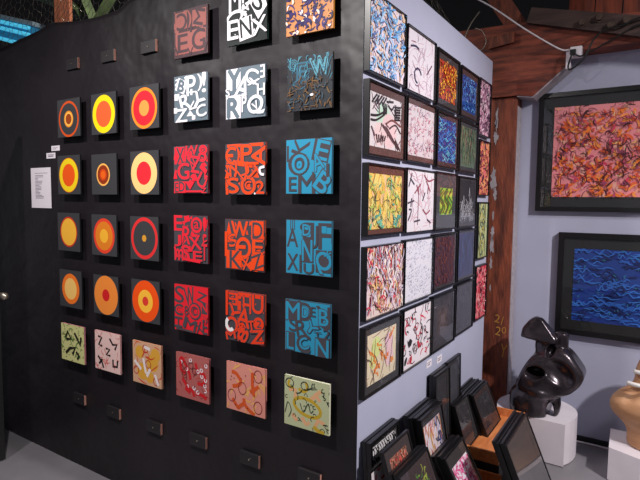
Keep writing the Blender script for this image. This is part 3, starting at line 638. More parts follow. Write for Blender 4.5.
GP = 'framed prints on the lavender panel'
BR, DK, GY = (92,62,60), (34,32,36), (66,64,72)
P = [
 (.001,2.037,.325,.290,'print of light blue dashes on peach, upper left corner of the lavender panel',dict(fb=.004,mb=0,mcol=DK,artfn=art((222,206,214),f_bluedash,1),glass=False)),
 (.343,2.032,.333,.270,'white print with fine mauve lines and one dark loop, second in the top row',dict(fb=.004,mb=0,mcol=DK,artfn=art(W0,f_mauvelines,2),glass=False)),
 (.700,2.025,.326,.271,'fiery orange print in a wide dark mat, third in the top row',dict(fb=.012,mb=.03,mcol=(58,52,56),artfn=art((186,76,40),f_orangedab,3))),
 (1.055,2.025,.323,.267,'royal blue print in a dark mat painted with brown reflection, fourth in the top row',dict(fb=.010,mb=.03,mcol=(64,44,48),artfn=art((40,80,160),f_bluevert,4))),  # brown reflection in the glass is mixed into the dark mat colour
 (.003,1.731,.340,.279,'print of bold black hatch strokes on mint and pink, brown mat',dict(fb=.008,mb=0,mcol=BR,mat_lrbt=(.016,.024,.03,.03),artfn=art((222,214,218),f_bigblack,5))),
 (.360,1.737,.333,.275,'white print of tiny pink flecks below the mauve line print',dict(fb=.004,mb=0,mcol=BR,mat_lrbt=(0,0,.024,.024),artfn=art((216,205,212),f_pinkfleck,6))),
 (.716,1.733,.322,.275,'print of cyan wave squiggles on deep blue, dark mat',dict(fb=.010,mb=.02,mcol=(48,36,40),artfn=art((26,56,124),f_wave,7))),
 (1.056,1.729,.340,.283,'murky green print with vertical streaks in a dark mat',dict(fb=.010,mb=.022,mcol=(58,56,62),artfn=art((96,112,98),f_greenstreak,8))),
 (.004,1.427,.350,.278,'yellow print with green and teal marks in a brown mat',dict(fb=.008,mb=0,mcol=(98,56,48),mat_lrbt=(.012,.02,.018,.03),artfn=art((238,196,110),f_yellow,9))),
 (.368,1.425,.346,.283,'white calligraphic print with dark angled strokes, centre row',dict(fb=.004,mb=0,mcol=DK,artfn=art((216,208,216),f_calli,10),glass=False)),
 (.717,1.420,.325,.292,'small bright green swirl print centred in a wide dark grey mat',dict(fb=.008,mb=.07,mcol=(70,70,76),artfn=art((140,176,70),f_greenswirl,11),mat_lrbt=(.07,.05,.07,.07))),
 (1.072,1.421,.336,.286,'black print with white line drawing of spires',dict(fb=.008,mb=.016,mcol=(56,52,58),artfn=art((50,48,54),f_whitelines,12))),
 (.006,1.104,.350,.285,'dense print of red, ochre and grey flame strokes',dict(fb=.004,mb=0,mcol=DK,artfn=art((222,200,196),f_pinkrowfleck,13),glass=False)),
 (.366,1.110,.345,.285,'white print of tiny grey-blue flecks',dict(fb=.004,mb=0,mcol=DK,artfn=art((214,211,222),f_greyfleck,14),glass=False)),
 (.718,1.117,.346,.286,'dark maroon speckled print beside the grey-blue fleck print',dict(fb=.008,mb=.012,mcol=(60,54,60),artfn=art((84,52,64),f_maroon,15))),
 (1.086,1.120,.318,.290,'dark indigo blue print with vertical streaks',dict(fb=.008,mb=.012,mcol=(52,48,58),artfn=art((44,52,96),f_indigo,16))),
 (.003,.800,.342,.280,'cream print of orange blossoms in a black mat, lower left of the panel',dict(fb=.008,mb=.03,mcol=(58,56,60),artfn=art((230,214,186),f_orangeflower,17))),
 (.368,.803,.346,.283,'white print of red and black calligraphic marks, bottom row',dict(fb=.004,mb=0,mcol=DK,artfn=art((226,217,224),f_redblack,18),glass=False)),
 (.720,.803,.344,.289,'dark grey print with a faint pale square in its centre',dict(fb=.008,mb=.016,mcol=(64,62,68),artfn=art((72,69,77),f_square,19))),
 (1.076,.815,.325,.290,'plain dark grey print at the right end of the bottom row',dict(fb=.008,mb=.016,mcol=(58,54,60),artfn=art((62,60,68),f_darkgrey,20))),
 (1.40,1.966,.250,.331,'narrow pink and plum mottled print, uppermost beside the timber post',dict(fb=.006,mb=0,mcol=DK,artfn=art((206,160,180),f_pinkmottle,21),glass=False)),
 (1.434,1.606,.235,.337,'narrow orange and pink print, second beside the timber post',dict(fb=.006,mb=0,mcol=DK,artfn=art((226,140,110),f_orangepink,22),glass=False)),
 (1.453,1.216,.228,.351,'narrow sage green print with round swirls beside the timber post',dict(fb=.006,mb=0,mcol=DK,artfn=art((186,194,150),f_swirls,23),glass=False)),
 (1.446,.831,.244,.342,'narrow hot pink and red print, lowest beside the timber post',dict(fb=.006,mb=0,mcol=DK,artfn=art((228,100,116),f_redpink,24),glass=False)),
]
for y0, z0, w, h, lab, k in P: side_frame(y0, z0, w, h, lab, GP, **k)

# --- large works on the back wall
def f_bigpink(a, r):
    a.scatter(r, 200, .06, .03, [(240,150,156),(242,176,160),(228,120,128),(240,160,140)], curl=.5)
    a.scatter(r, 420, .05, .014, [(236,124,50),(226,96,56),(240,146,76),(206,76,60)], curl=.6, u=(.04,1), v=(0,.9))
    a.scatter(r, 70, .05, .016, [(190,80,110),(150,70,100),(206,60,90)], curl=.5, u=(.1,1), v=(0,.9)); a.scatter(r, 30, .03, .006, [(240,190,100),(236,214,160)], curl=.5)
    a.scatter(r, 200, .05, .0045, [(96,36,46),(76,30,42),(120,48,50)], curl=.7); a.scatter(r, 110, .06, .009, [(60,26,34),(84,36,40)], curl=.5, u=(.03,1)); a.scatter(r, 40, .1, .005, [(70,28,42)], curl=.5)
def f_bigblue(a, r):
    for c, n, t in (((26,54,140),120,.026),((46,100,190),150,.012),((20,36,96),110,.012),((60,120,206),90,.006)):
        for i in range(n):
            u, v = r.uniform(-.1,.95), r.uniform(.02,.98); s = r.uniform(-1,1); l = r.uniform(.05,.13)
            a.curve([(u,v),(u+l*.3,v+.035*s),(u+l*.6,v-.03*s),(u+l,v+.03*s)],t,c,True,4)
    a.scatter(r, 70, .018, .0045, [(50,130,140),(60,140,150)], curl=.6)
def back_frame(x0, z0, w, h, lab, tilt=0, **k):
    e = empty('large_framed_painting', Matrix.Translation((x0+w/2, 2.0285, z0)) @ Matrix.Rotation(tilt, 4, 'Y'))
    tag(e, lab, 'framed picture', 'large framed works on the back wall'); frame_parts(e, w, h, .04, **k)
back_frame(.244, 1.512, 1.10, .768, 'large pink and orange abstract in a black frame, upper one on the back wall', fb=.03, mb=.064, mcol=(26,27,29), artfn=art((240,148,154),f_bigpink,31))
back_frame(.398, .708, 1.02, .668, 'large deep blue wave abstract in a black frame, lower one on the back wall', fb=.034, mb=.058, mcol=(20,20,22), artfn=art((30,62,140),f_bigblue,32), mat_lrbt=(.062,.062,.062,.066))

# ------------------------------------------------------------------ timber structure in the far corner
bm = bmesh.new(); box(bm, -.10, .128, 1.885, 2.028, 0, 2.258, .004)
post = link('timber_post', bm, M_timber); tag(post, 'red-brown weathered timber post at the far end of the lavender panel', 'wooden post')
bm = bmesh.new(); rg = random.Random(12)
def blotch(cx, cz, rw, rh, n=22):
    vs = [bm.verts.new((cx + rw*math.cos(i*2*PI/n)*rg.uniform(.35,1.25), 1.8835, cz + rh*math.sin(i*2*PI/n)*rg.uniform(.5,1.15))) for i in range(n)]
    bm.faces.new(vs); return bm
for cz, rh, rw in ((2.12,.10,.012),(2.0,.045,.02),(1.72,.09,.022),(1.62,.05,.012),(1.48,.04,.008),(1.36,.06,.012),(1.27,.07,.014),(1.15,.05,.01),(.98,.03,.006)): 
    bm = bmesh.new(); link('peeling_paint', blotch(-.005+rg.uniform(0,.012), cz, rw, rh), M_peel, parent=post)
bm = bmesh.new(); box(bm, .1275, .131, 1.90, 2.012, .25, 2.2)
link('painted_edge', bm, M_peel, parent=post)
bm = bmesh.new()
for ch, x, z, w, h, rot in (('2',.052,.775,.035,.055,-8),('/',.085,.765,.02,.06,0),('2',.06,.69,.035,.06,-8),('0',.098,.70,.03,.045,-8),('Y',.10,.56,.045,.09,-6)):
    V, F, _ = glyph(ch, 0.0); r = math.radians(rot)
    vs = [bm.verts.new((x + a*w*math.cos(r) - b*h*math.sin(r), 1.8834, z + a*w*math.sin(r) + b*h*math.cos(r))) for a, b in V]
    for f in F: bm.faces.new([vs[i] for i in f])
link('chalk_numerals', bm, M_chalk, parent=post)

bm = bmesh.new(); prism(bm, [(-.10,2.5),(.405,2.5),(.423,2.42),(.226,2.247),(.128,2.262),(-.10,2.262)], 1.862, 2.028)
brace = link('knee_brace', bm, M_timberh); tag(brace, 'angled red-brown timber knee brace under the beam', 'wooden brace')
bm = bmesh.new(); prism(bm, [(.423,2.42),(.226,2.247),(.128,2.262),(.128,2.254),(.228,2.238),(.432,2.416),(.418,2.5),(.405,2.5)], 1.868, 2.028)
link('painted_edge', bm, M_peel, parent=brace)
bm = bmesh.new(); prism(bm, [(-.5,2.5),(1.6,2.5),(1.6,2.60),(.22,2.72),(-.5,2.74)], 1.87, 2.12)
beam = link('timber_beam', bm, M_timberh); tag(beam, 'heavy red-brown timber beam along the top of the back wall', 'wooden beam')
bm = bmesh.new(); prism(bm, [(-.06,2.58),(.10,2.60),(.10,2.665),(-.06,2.655)], 1.845, 1.87); tag(link('timber_block', bm, M_timber), 'short wooden block nailed to the beam above the panel corner', 'wooden block')
bm = bmesh.new(); prism(bm, [(.178,2.704),(.206,2.792),(.80,2.636),(1.5,2.46),(1.5,2.36),(.80,2.519)], 1.825, 1.868)
plank = link('scarf_plank', bm, M_plank); tag(plank, 'grey-brown sloping plank bolted across the timber beam', 'wooden plank')
for x, z in ((.501,2.643),(.591,2.656),(.651,2.600),(.731,2.615)):
    bm = bmesh.new(); tube(bm, [(x, 1.819, z), (x, 1.795, z)], .0185, 6); bo = link('bolt', bm, M_bolt, parent=plank)
    bm = bmesh.new(); tube(bm, [(x, 1.826, z), (x, 1.818, z)], .026, 12); link('washer', bm, M_bolt, parent=bo)
for i, (xa, xb, z0, lab) in enumerate(((.376,.526,2.66,'left of three rust-red roof boards above the bolted plank'),(.532,.680,2.62,'middle of three rust-red roof boards above the bolted plank'),(.688,.98,2.60,'right of three rust-red roof boards above the bolted plank'))):
    bm = bmesh.new(); prism(bm, [(xa,z0+.12),(xb,z0+.10),(xb+.02,3.3),(xa+.02,3.3)], 2.13, 2.16); tag(link('roof_board', bm, M_board), lab, 'wooden board', 'roof boards above the beam')
bm = bmesh.new()
box(bm, -.06, .06, -.06, .06, 0, 1.5, .004, M=Matrix.Translation((.10, 1.95, 2.72)) @ Matrix.Rotation(-.55, 4, 'Y') @ Matrix.Rotation(.3, 4, 'X'))
tag(link('rafter', bm, M_timber), 'dark red rafter rising behind the white cable', 'wooden rafter')

# structure behind the black wall
bm = bmesh.new(); box(bm, -3.35, -3.13, .8, .825, 0, 3.9, .003); tag(link('timber_post', bm, M_pine), 'orange wooden post rising behind the black wall', 'wooden post')
for nm, (a, b), th, lab in (('rafter', ((-3.03,.86,3.20),(-2.88,.86,2.95)), .045, 'slat coloured with green lamplight just right of the orange post'),
        ('rafter', ((-2.58,.8,3.07),(-2.74,.8,2.94)), .05, 'slat coloured with green lamplight leaning the other way beneath the wire mesh'),
        ('rafter', ((-3.9,.9,3.42),(-3.42,.9,3.22)), .05, 'slat coloured with green lamplight left of the orange post above the lamp')):
    a, b = Vector(a), Vector(b); d = (b-a); a -= d*.35; b += d*.6
    bm = bmesh.new(); tube(bm, [a, b], th, 4); tag(link(nm, bm, M_greenlit), lab, 'wooden rafter', 'green-lit slats above the black wall')
e = empty('fluorescent_lamp', Matrix.Translation((-4.6, 1.0, 3.2)))
tag(e, 'glowing turquoise fluorescent lamp above the left end of the black wall', 'lamp')
D0, D1 = Vector((-.95, -.05, .36)), Vector((.64, .0, -.10)); dv = (D1-D0).normalized()
bm = bmesh.new(); box(bm, 0, (D1-D0).length, -.06, .06, .035, .075, .004, M=Matrix.Translation(D0) @ dv.to_track_quat('X', 'Z').to_matrix().to_4x4()); link('lamp_housing', bm, M_fix, parent=e)
for t in (.12, .55):
    q = D0 + (D1-D0)*t; bm = bmesh.new(); tube(bm, [q + Vector((0, 0, .06)), (q.x, q.y, .70)], .006, 6); link('hanger_rod', bm, M_steel, parent=e)
bm = bmesh.new(); box(bm, .01, (D1-D0).length-.02, -.05, .09, -.16, .03, .004, M=Matrix.Translation(D0) @ dv.to_track_quat('X', 'Z').to_matrix().to_4x4()); link('diffuser', bm, M_diff, parent=e)
for dy, dz in ((-.058,.01),(-.058,-.05),(-.058,-.15)):
    bm = bmesh.new(); tube(bm, [D0 + Vector((0, dy, dz)) , D1 - dv*.04 + Vector((0, dy, dz))], .018, 10); link('tube', bm, M_tube, parent=e, smooth=True)

# chicken wire
def hexmesh(name, f, nu, nv, R, rad, lab, seed):
    rg = random.Random(seed); bm = bmesh.new(); pts = {}; edges = set()
    def key(u, v): return (round(u, 3), round(v, 3))
    for i in range(nu):
        for j in range(nv):
            cu = i*1.5*R; cv = (j + .5*(i % 2))*math.sqrt(3)*R
            c = [(cu + R*math.cos(k*PI/3), cv + R*math.sin(k*PI/3)) for k in range(6)]
            for k in range(6):
                a, b = key(*c[k]), key(*c[(k+1) % 6])
                pts.setdefault(a, None); pts.setdefault(b, None); edges.add((min(a, b), max(a, b)))
    for p in pts: pts[p] = Vector(f(p[0], p[1])) + Vector((rg.uniform(-1,1), rg.uniform(-1,1), rg.uniform(-1,1)))*R*.16
    for a, b in edges:
        A, B = pts[a], pts[b]; t = (B-A).normalized(); n = t.orthogonal().normalized(); m = t.cross(n)
        ra = [bm.verts.new(A + (n*math.cos(q*2*PI/3) + m*math.sin(q*2*PI/3))*rad) for q in range(3)]
        rb = [bm.verts.new(B + (n*math.cos(q*2*PI/3) + m*math.sin(q*2*PI/3))*rad) for q in range(3)]
        for q in range(3): bm.faces.new((ra[q], ra[(q+1) % 3], rb[(q+1) % 3], rb[q]))
    return tag(link(name, bm, M_wire), lab, 'wire mesh')
hexmesh('chicken_wire', lambda u, v: (-3.1+u, .13+.05*math.sin(3*u)+.1*v, 2.40+v*.95+.02*math.sin(7*u)), 46, 11, .034, .0013, 'chicken wire netting rising behind the top of the black wall', 3)
hexmesh('chicken_wire', lambda u, v: (-.09-.5*v-.03*math.sin(6*u), .45+u+.1*math.sin(4*v), 2.45+v*.8+.05*math.sin(5*u+3*v)), 15, 11, .052, .0014, 'crumpled chicken wire netting above the lavender panel', 4)
bm = bmesh.new(); tube(bm, smooth_path([(-.06,1.30,2.45),(-.05,1.32,2.52),(-.03,1.36,2.60),(.0,1.42,2.68)]), .0035, 8)
tag(link('bent_wire', bm, M_wire, smooth=True), 'pale stiff wire sticking up behind the lavender panel', 'wire')
bm = bmesh.new(); tube(bm, smooth_path([(-.035,1.45,2.60),(.0,1.48,2.585),(.02,1.5,2.53),(.0,1.5,2.485),(-.045,1.48,2.475),(-.05,1.5,2.50)]), .0022, 8)
tag(link('bent_wire', bm, M_wire, smooth=True), 'pale hooked wire at the far top of the lavender panel', 'wire')

# cables and power adapter on the beam
bm = bmesh.new(); tube(bm, smooth_path([(-.16,1.35,2.83),(.008,1.55,2.76),(.20,1.72,2.626),(.375,1.82,2.512),(.43,1.832,2.499),(.452,1.835,2.49)], 10), .0048, 8)
tag(link('white_cable', bm, M_cable_w, smooth=True), 'white cable slanting down across the timbers to the socket', 'cable')
e = empty('power_socket', Matrix.Translation((.47, 1.85, 2.478)))
tag(e, 'white socket box fixed below the timber beam', 'socket')
bm = bmesh.new(); box(bm, -.03, .035, -.035, .012, -.03, .033, .004); box(bm, .004, .034, -.05, -.03, -.036, .02, .003); box(bm, -.055, -.028, -.01, .012, -.09, .03, .003); link('box_body', bm, M_white, parent=e)
bm = bmesh.new(); box(bm, -.028, .004, -.06, -.034, -.02, .012, .004); link('plug', bm, M_cable_b, parent=e)
bm = bmesh.new(); tube(bm, smooth_path([(.456,1.785,2.46),(.442,1.79,2.42),(.436,1.80,2.385),(.455,1.80,2.375),(.522,1.80,2.432),(.566,1.80,2.530),(.626,1.80,2.578),(.723,1.79,2.588),(.80,1.79,2.614),(1.1,1.80,2.66)], 8), .0055, 8)
tag(link('black_cable', bm, M_cable_b, smooth=True), 'black cable looping below the socket and up over the bolts', 'cable')
bm = bmesh.new(); tube(bm, smooth_path([(.470,1.788,2.46),(.50,1.80,2.445),(.55,1.80,2.462),(.61,1.80,2.49),(.662,1.80,2.515),(.73,1.80,2.55),(.80,1.80,2.58),(1.1,1.81,2.64)], 8), .005, 8)
tag(link('black_cable', bm, M_cable_b, smooth=True), 'black cable running straight right from the socket', 'cable')

# ------------------------------------------------------------------ print rack below the panel
def rack_box(bm, *a): box(bm, *a, .003)
e = empty('display_rack', Matrix.Translation((0, 0, 0))); tag(e, 'black stepped display rack under the framed prints', 'rack')
bm = bmesh.new(); rack_box(bm, .004, .225, -.085, .29, 0, .33); rack_box(bm, .004, .205, .291, .60, 0, .2); rack_box(bm, .004, .085, .601, .643, 0, .33); rack_box(bm, .004, .085, .644, .898, 0, .33); rack_box(bm, .004, .06, .90, 1.60, 0, .33); link('back_ledge', bm, M_rack, parent=e)
bm = bmesh.new(); rack_box(bm, .227, .305, -.085, .285, 0, .286); rack_box(bm, .062, .325, .90, 1.53, 0, .238); rack_box(bm, .36, .47, .80, .93, 0, .25); rack_box(bm, .23, .352, .668, .896, 0, .11); rack_box(bm, .208, .356, .36, .66, 0, .245); link('front_step', bm, M_rack, parent=e)
def tray(y0, y1, x0, x1, z0, hb, lab):
    e = empty('wooden_tray', Matrix.Translation((0, 0, 0))); tag(e, lab, 'tray', 'orange wooden trays of the rack')
    bm = bmesh.new(); box(bm, x0, x1, y0, y1, z0, z0+.014, .001); link('tray_floor', bm, M_ply, parent=e)
    for ya, yb in ((y0, y0+.012), (y1-.012, y1)):
        bm = bmesh.new(); box(bm, x0, x1, ya, yb, z0+.0145, z0+hb, .0015); link('end_board', bm, M_ply, parent=e)
    bm = bmesh.new(); box(bm, x1-.012, x1, y0+.0125, y1-.0125, z0+.0145, z0+hb*.8, .0015); link('front_lip', bm, M_ply, parent=e)
tray(.902, 1.528, .064, .322, .240, .062, 'orange wooden tray holding dark prints in front of the timber post')
tray(.668, .893, .2, .350, .112, .09, 'orange wooden tray below the pink print, mostly hidden by frames')

GF = 'framed prints stored in the rack'
def lean_frame(xt, zt, y0, w, h, lean, label, d=.016, **k):
    """front-top edge at (xt, zt); the frame leans back towards the panel"""
    r = math.radians(lean); xb, zb = xt + h*math.sin(r), zt - h*math.cos(r)
    # back plane lies d behind the front
    M = Matrix.Translation((xb - d*math.cos(r), y0+w/2, zb - d*math.sin(r))) @ RZ @ Matrix.Rotation(-r, 4, 'X')
    e = empty('framed_print', M); tag(e, label, 'framed picture', GF)
    k.setdefault('fb', .012); k.setdefault('mb', .03); k.setdefault('mcol', (34,33,36)); k.setdefault('artfn', None)
    frame_parts(e, w, h, d, **k)
def stack(n, xt, zt, y0, w, h, lean, labels, d=.016, gap=.0015, **k):
    """labels: front one first; those behind show only their edges"""
    r = math.radians(lean)
    for i in range(n):
        o = i*(d+gap)
        if i == 0: lean_frame(xt, zt, y0, w, h, lean, labels[0], d, **k)
        else: lean_frame(xt - o/math.cos(r), zt + (.003 if i % 2 else 0), y0+(.004 if i % 2 else -.003), w, h, lean, labels[1] if len(labels) == 2 else labels[i], d, glass=False, artfn=dark(i), mb=.02)
def f_plain(a, r): a.scatter(r, 6, .3, .004, [(64,64,70)], curl=.2)
def dark(s): return art((44,42,46), f_darkgrey, 100+s)
def f_zig(a, r):
    K = (26,26,28)
    for i in range(11): u = .02+i*.09; a.line([(u,.98),(u+.07,.9),(u+.01,.78),(u+.08,.7)],.03,K)
    a.scatter(r, 70, .13, .03, [K], curl=.8)
def f_redgold(a, r): a.scatter(r, 150, .14, .05, [(176,60,56),(150,110,80),(196,130,110),(90,60,50),(206,90,80)], curl=.5); a.scatter(r, 40, .12, .02, [(200,170,120),(60,40,40)], curl=.5)
def f_greentext(a, r): a.scatter(r, 34, .12, .03, [(110,150,60),(150,160,70),(80,120,60)], curl=.9, v=(.6,.9), u=(.25,.9))
def f_multi(a, r):
    a.scatter(r, 90, .3, .03, [(232,150,90),(226,170,110),(150,160,210),(206,96,90),(240,200,150)], curl=.15, ang=PI/2, spread=.3)
    for i in range(9): u, v = r.uniform(0,.8), r.uniform(.1,.95); a.curve([(u,v),(u+.12,v-.06),(u+.2,v+.05),(u+.3,v-.08)],.03,(60,66,110))
def f_magenta(a, r): a.scatter(r, 110, .12, .05, [(222,90,150),(206,60,130),(236,140,180)], curl=.6)
def f_ghost(a, r): a.scatter(r, 40, .25, .012, [(86,86,92),(104,104,110)], curl=.7)
def f_reds(a, r): a.scatter(r, 20, .2, .06, [(206,60,70)], curl=.5)

# near group
lean_frame(.050, .632, .018, .27, .300, 4, 'black framed print with white zigzag art, nearest against the panel', fb=.016, mb=.014, artfn=art((226,222,226), f_zig, 41), d=.02)
lean_frame(.024, .630, .026, .27, .298, 4, 'black frame behind the zigzag print, touching the panel', glass=False, artfn=dark(42))
lean_frame(.078, .550, -.035, .25, .215, 5, 'low framed print with a white edge at the bottom of the photo', fb=.008, mb=0, artfn=art((226,218,222), f_reds, 43), d=.014)
lean_frame(.106, .618, .006, .245, .290, 17, 'brown-matted print of red and gold marks leaning in the near stack', fb=.01, mb=.036, mcol=(62,52,54), artfn=art((150,100,86), f_redgold, 44), d=.014)
stack(3, .178, .548, .0, .288, .272, 22, ['dark framed print with scattered green marks, front of the near stack', 'thin black frame directly behind the green-marked print', 'rear black frame of three behind the green-marked print'], d=.0135, fb=.01, mb=.022, mcol=(60,46,48), artfn=art((66,52,54), f_greentext, 45))
# multicoloured stack
stack(4, .113, .614, .370, .270, .420, 11, ['framed print of orange and blue wavy lines in the middle stack', 'black frame directly behind the wavy line print', 'third black frame of the wavy line stack', 'rearmost black frame of the wavy line stack, against the panel'], d=.02, fb=.012, mb=0, mat_lrbt=(.012,.03,.012,.03), mcol=(40,39,42), artfn=art((226,212,220), f_multi, 46))
# pink stack
stack(3, .220, .470, .378, .254, .250, 28, ['framed magenta and white print in front of the orange tray', 'dark frame directly behind the magenta print', 'rear dark frame of the magenta print stack'], d=.018, fb=.01, mb=0, mat_lrbt=(.028,.012,.012,.05), mcol=(52,46,48), artfn=art((232,220,230), f_magenta, 47))
# dark frames against the panel
stack(2, .052, .700, .712, .214, .368, 2.5, ['tall dark framed print standing against the panel in front of another', 'tall black frame behind the tall dark print, touching the panel'], d=.018, fb=.01, mb=.03, mcol=(44,44,48), artfn=art((54,54,60), f_ghost, 48))
lean_frame(.036, .709, .930, .226, .377, 1.5, 'tall dark framed print with grey haze beside the timber post', fb=.01, mb=.024, mcol=(48,48,53), artfn=art((74,74,82), f_ghost, 49), d=.018)
# tray frames
stack(2, .086, .488, .918, .222, .234, 18, ['dark framed print at the near end of the orange tray', 'dark frame behind the one at the near end of the tray'], d=.014, fb=.007, mb=.024, mcol=(46,45,48), artfn=art((48,46,50), f_ghost, 50))
stack(6, .110, .476, 1.162, .296, .242, 22, ['dark framed print with pale curved lines at the far end of the tray'] + ['second black frame back in the far tray stack', 'third black frame back in the far tray stack', 'fourth black frame back in the far tray stack', 'fifth black frame back in the far tray stack', 'rearmost black frame of the far tray stack'], d=.0155, fb=.007, mb=.03, mcol=(58,42,42), artfn=art((46,45,50), f_ghost, 51))
# front stack
stack(4, .447, .545, .490, .405, .575, 22.5, ['large glossy dark framed print at the front of the rack, nearest the white plinth', 'black frame directly behind the large glossy print', 'third black frame behind the large glossy print', 'rearmost black frame of the large glossy stack'], d=.014, fb=.007, mb=.05, mcol=(58,57,62), artfn=art((58,58,63), f_plain, 52))

# ------------------------------------------------------------------ plinths and sculptures
def plan_prism(bm, pts, z0, z1, bev=.004):
    A = [bm.verts.new((x, y, z0)) for x, y in pts]; B = [bm.verts.new((x, y, z1)) for x, y in pts]; n = len(pts)
    bm.faces.new(A[::-1]); bm.faces.new(B)
    for i in range(n): bm.faces.new((A[i], A[(i+1) % n], B[(i+1) % n], B[i]))
pts = [(.14,1.58),(.538,1.568)]
for i in range(25):
    t = -.62 + (PI+1.24)*i/24
    pts.append((.345 + .236*math.cos(t), 1.765 + (.235 if math.sin(t) > 0 else .30)*math.sin(t)))
pts = [p for i, p in enumerate(pts) if i < 2 or p[1] > 1.58]
bm = bmesh.new(); plan_prism(bm, pts, .006, .262); tag(link('plinth', bm, M_white), 'low white plinth with a rounded back carrying the dark sculpture', 'plinth')
bm = bmesh.new(); plan_prism(bm, [(.767,1.563),(.92,1.497),(1.08,1.48),(1.25,1.55),(1.33,1.70),(1.30,1.85),(.757,1.852)], .005, .193); tag(link('plinth', bm, M_white), 'low white plinth at the right edge carrying the tan sculpture', 'plinth')

def surface_nets(fn, lo, hi, step):
    ax = [np.arange(lo[i], hi[i]+step, step) for i in range(3)]
    X, Y, Z = np.meshgrid(*ax, indexing='ij'); F = fn(X, Y, Z); S = F < 0
    n = F.shape; cnt = np.zeros((n[0]-1, n[1]-1, n[2]-1)); acc = np.zeros(cnt.shape + (3,))
    offs = [(a, b, c) for a in (0, 1) for b in (0, 1) for c in (0, 1)]
    def sl(A, o): return A[o[0]:n[0]-1+o[0], o[1]:n[1]-1+o[1], o[2]:n[2]-1+o[2]]
    for i, o in enumerate(offs):
        for p in offs[i+1:]:
            if sum(abs(o[k]-p[k]) for k in range(3)) != 1: continue
            a, b = sl(F, o), sl(F, p); cr = (a < 0) != (b < 0)
            t = np.where(cr, a/np.where(np.abs(a-b) < 1e-12, 1, a-b), 0)
            for k in range(3): acc[..., k] += np.where(cr, o[k] + t*(p[k]-o[k]), 0)
            cnt += cr
    idx = -np.ones(cnt.shape, int); m = cnt > 0; idx[m] = np.arange(m.sum())
    V = acc[m]/cnt[m][:, None] + np.argwhere(m); V = V*step + np.array(lo)
    Fc = []
    for d in range(3):
        u, v = (d+1) % 3, (d+2) % 3
        a = [slice(None)]*3; b = [slice(None)]*3; a[d] = slice(0, -1); b[d] = slice(1, None)
        for p in np.argwhere(S[tuple(a)] != S[tuple(b)]):
            if p[u] == 0 or p[v] == 0 or p[u] >= n[u]-1 or p[v] >= n[v]-1: continue
            q = []
            for du, dv_ in ((0, 0), (1, 0), (1, 1), (0, 1)):
                c = p.copy(); c[u] -= du; c[v] -= dv_; q.append(int(idx[tuple(c)]))
            Fc.append(tuple(q) if S[tuple(p)] else tuple(q[::-1]))
    return V, Fc
def ell(X, Y, Z, c, r, rot=0.0, yaw=0.0):
    x, y, z = X-c[0], Y-c[1], Z-c[2]
    if yaw: ca, sa = math.cos(yaw), math.sin(yaw); x, y = x*ca + y*sa, -x*sa + y*ca
    if rot: ca, sa = math.cos(rot), math.sin(rot); x, z = x*ca + z*sa, -x*sa + z*ca
    k = np.sqrt((x/r[0])**2 + (y/r[1])**2 + (z/r[2])**2)
    return (k-1)*min(r)
def smin(a, b, k): h = np.clip(.5+.5*(b-a)/k, 0, 1); return b*(1-h) + a*h - k*h*(1-h)
def smax(a, b, k): return -smin(-a, -b, k)
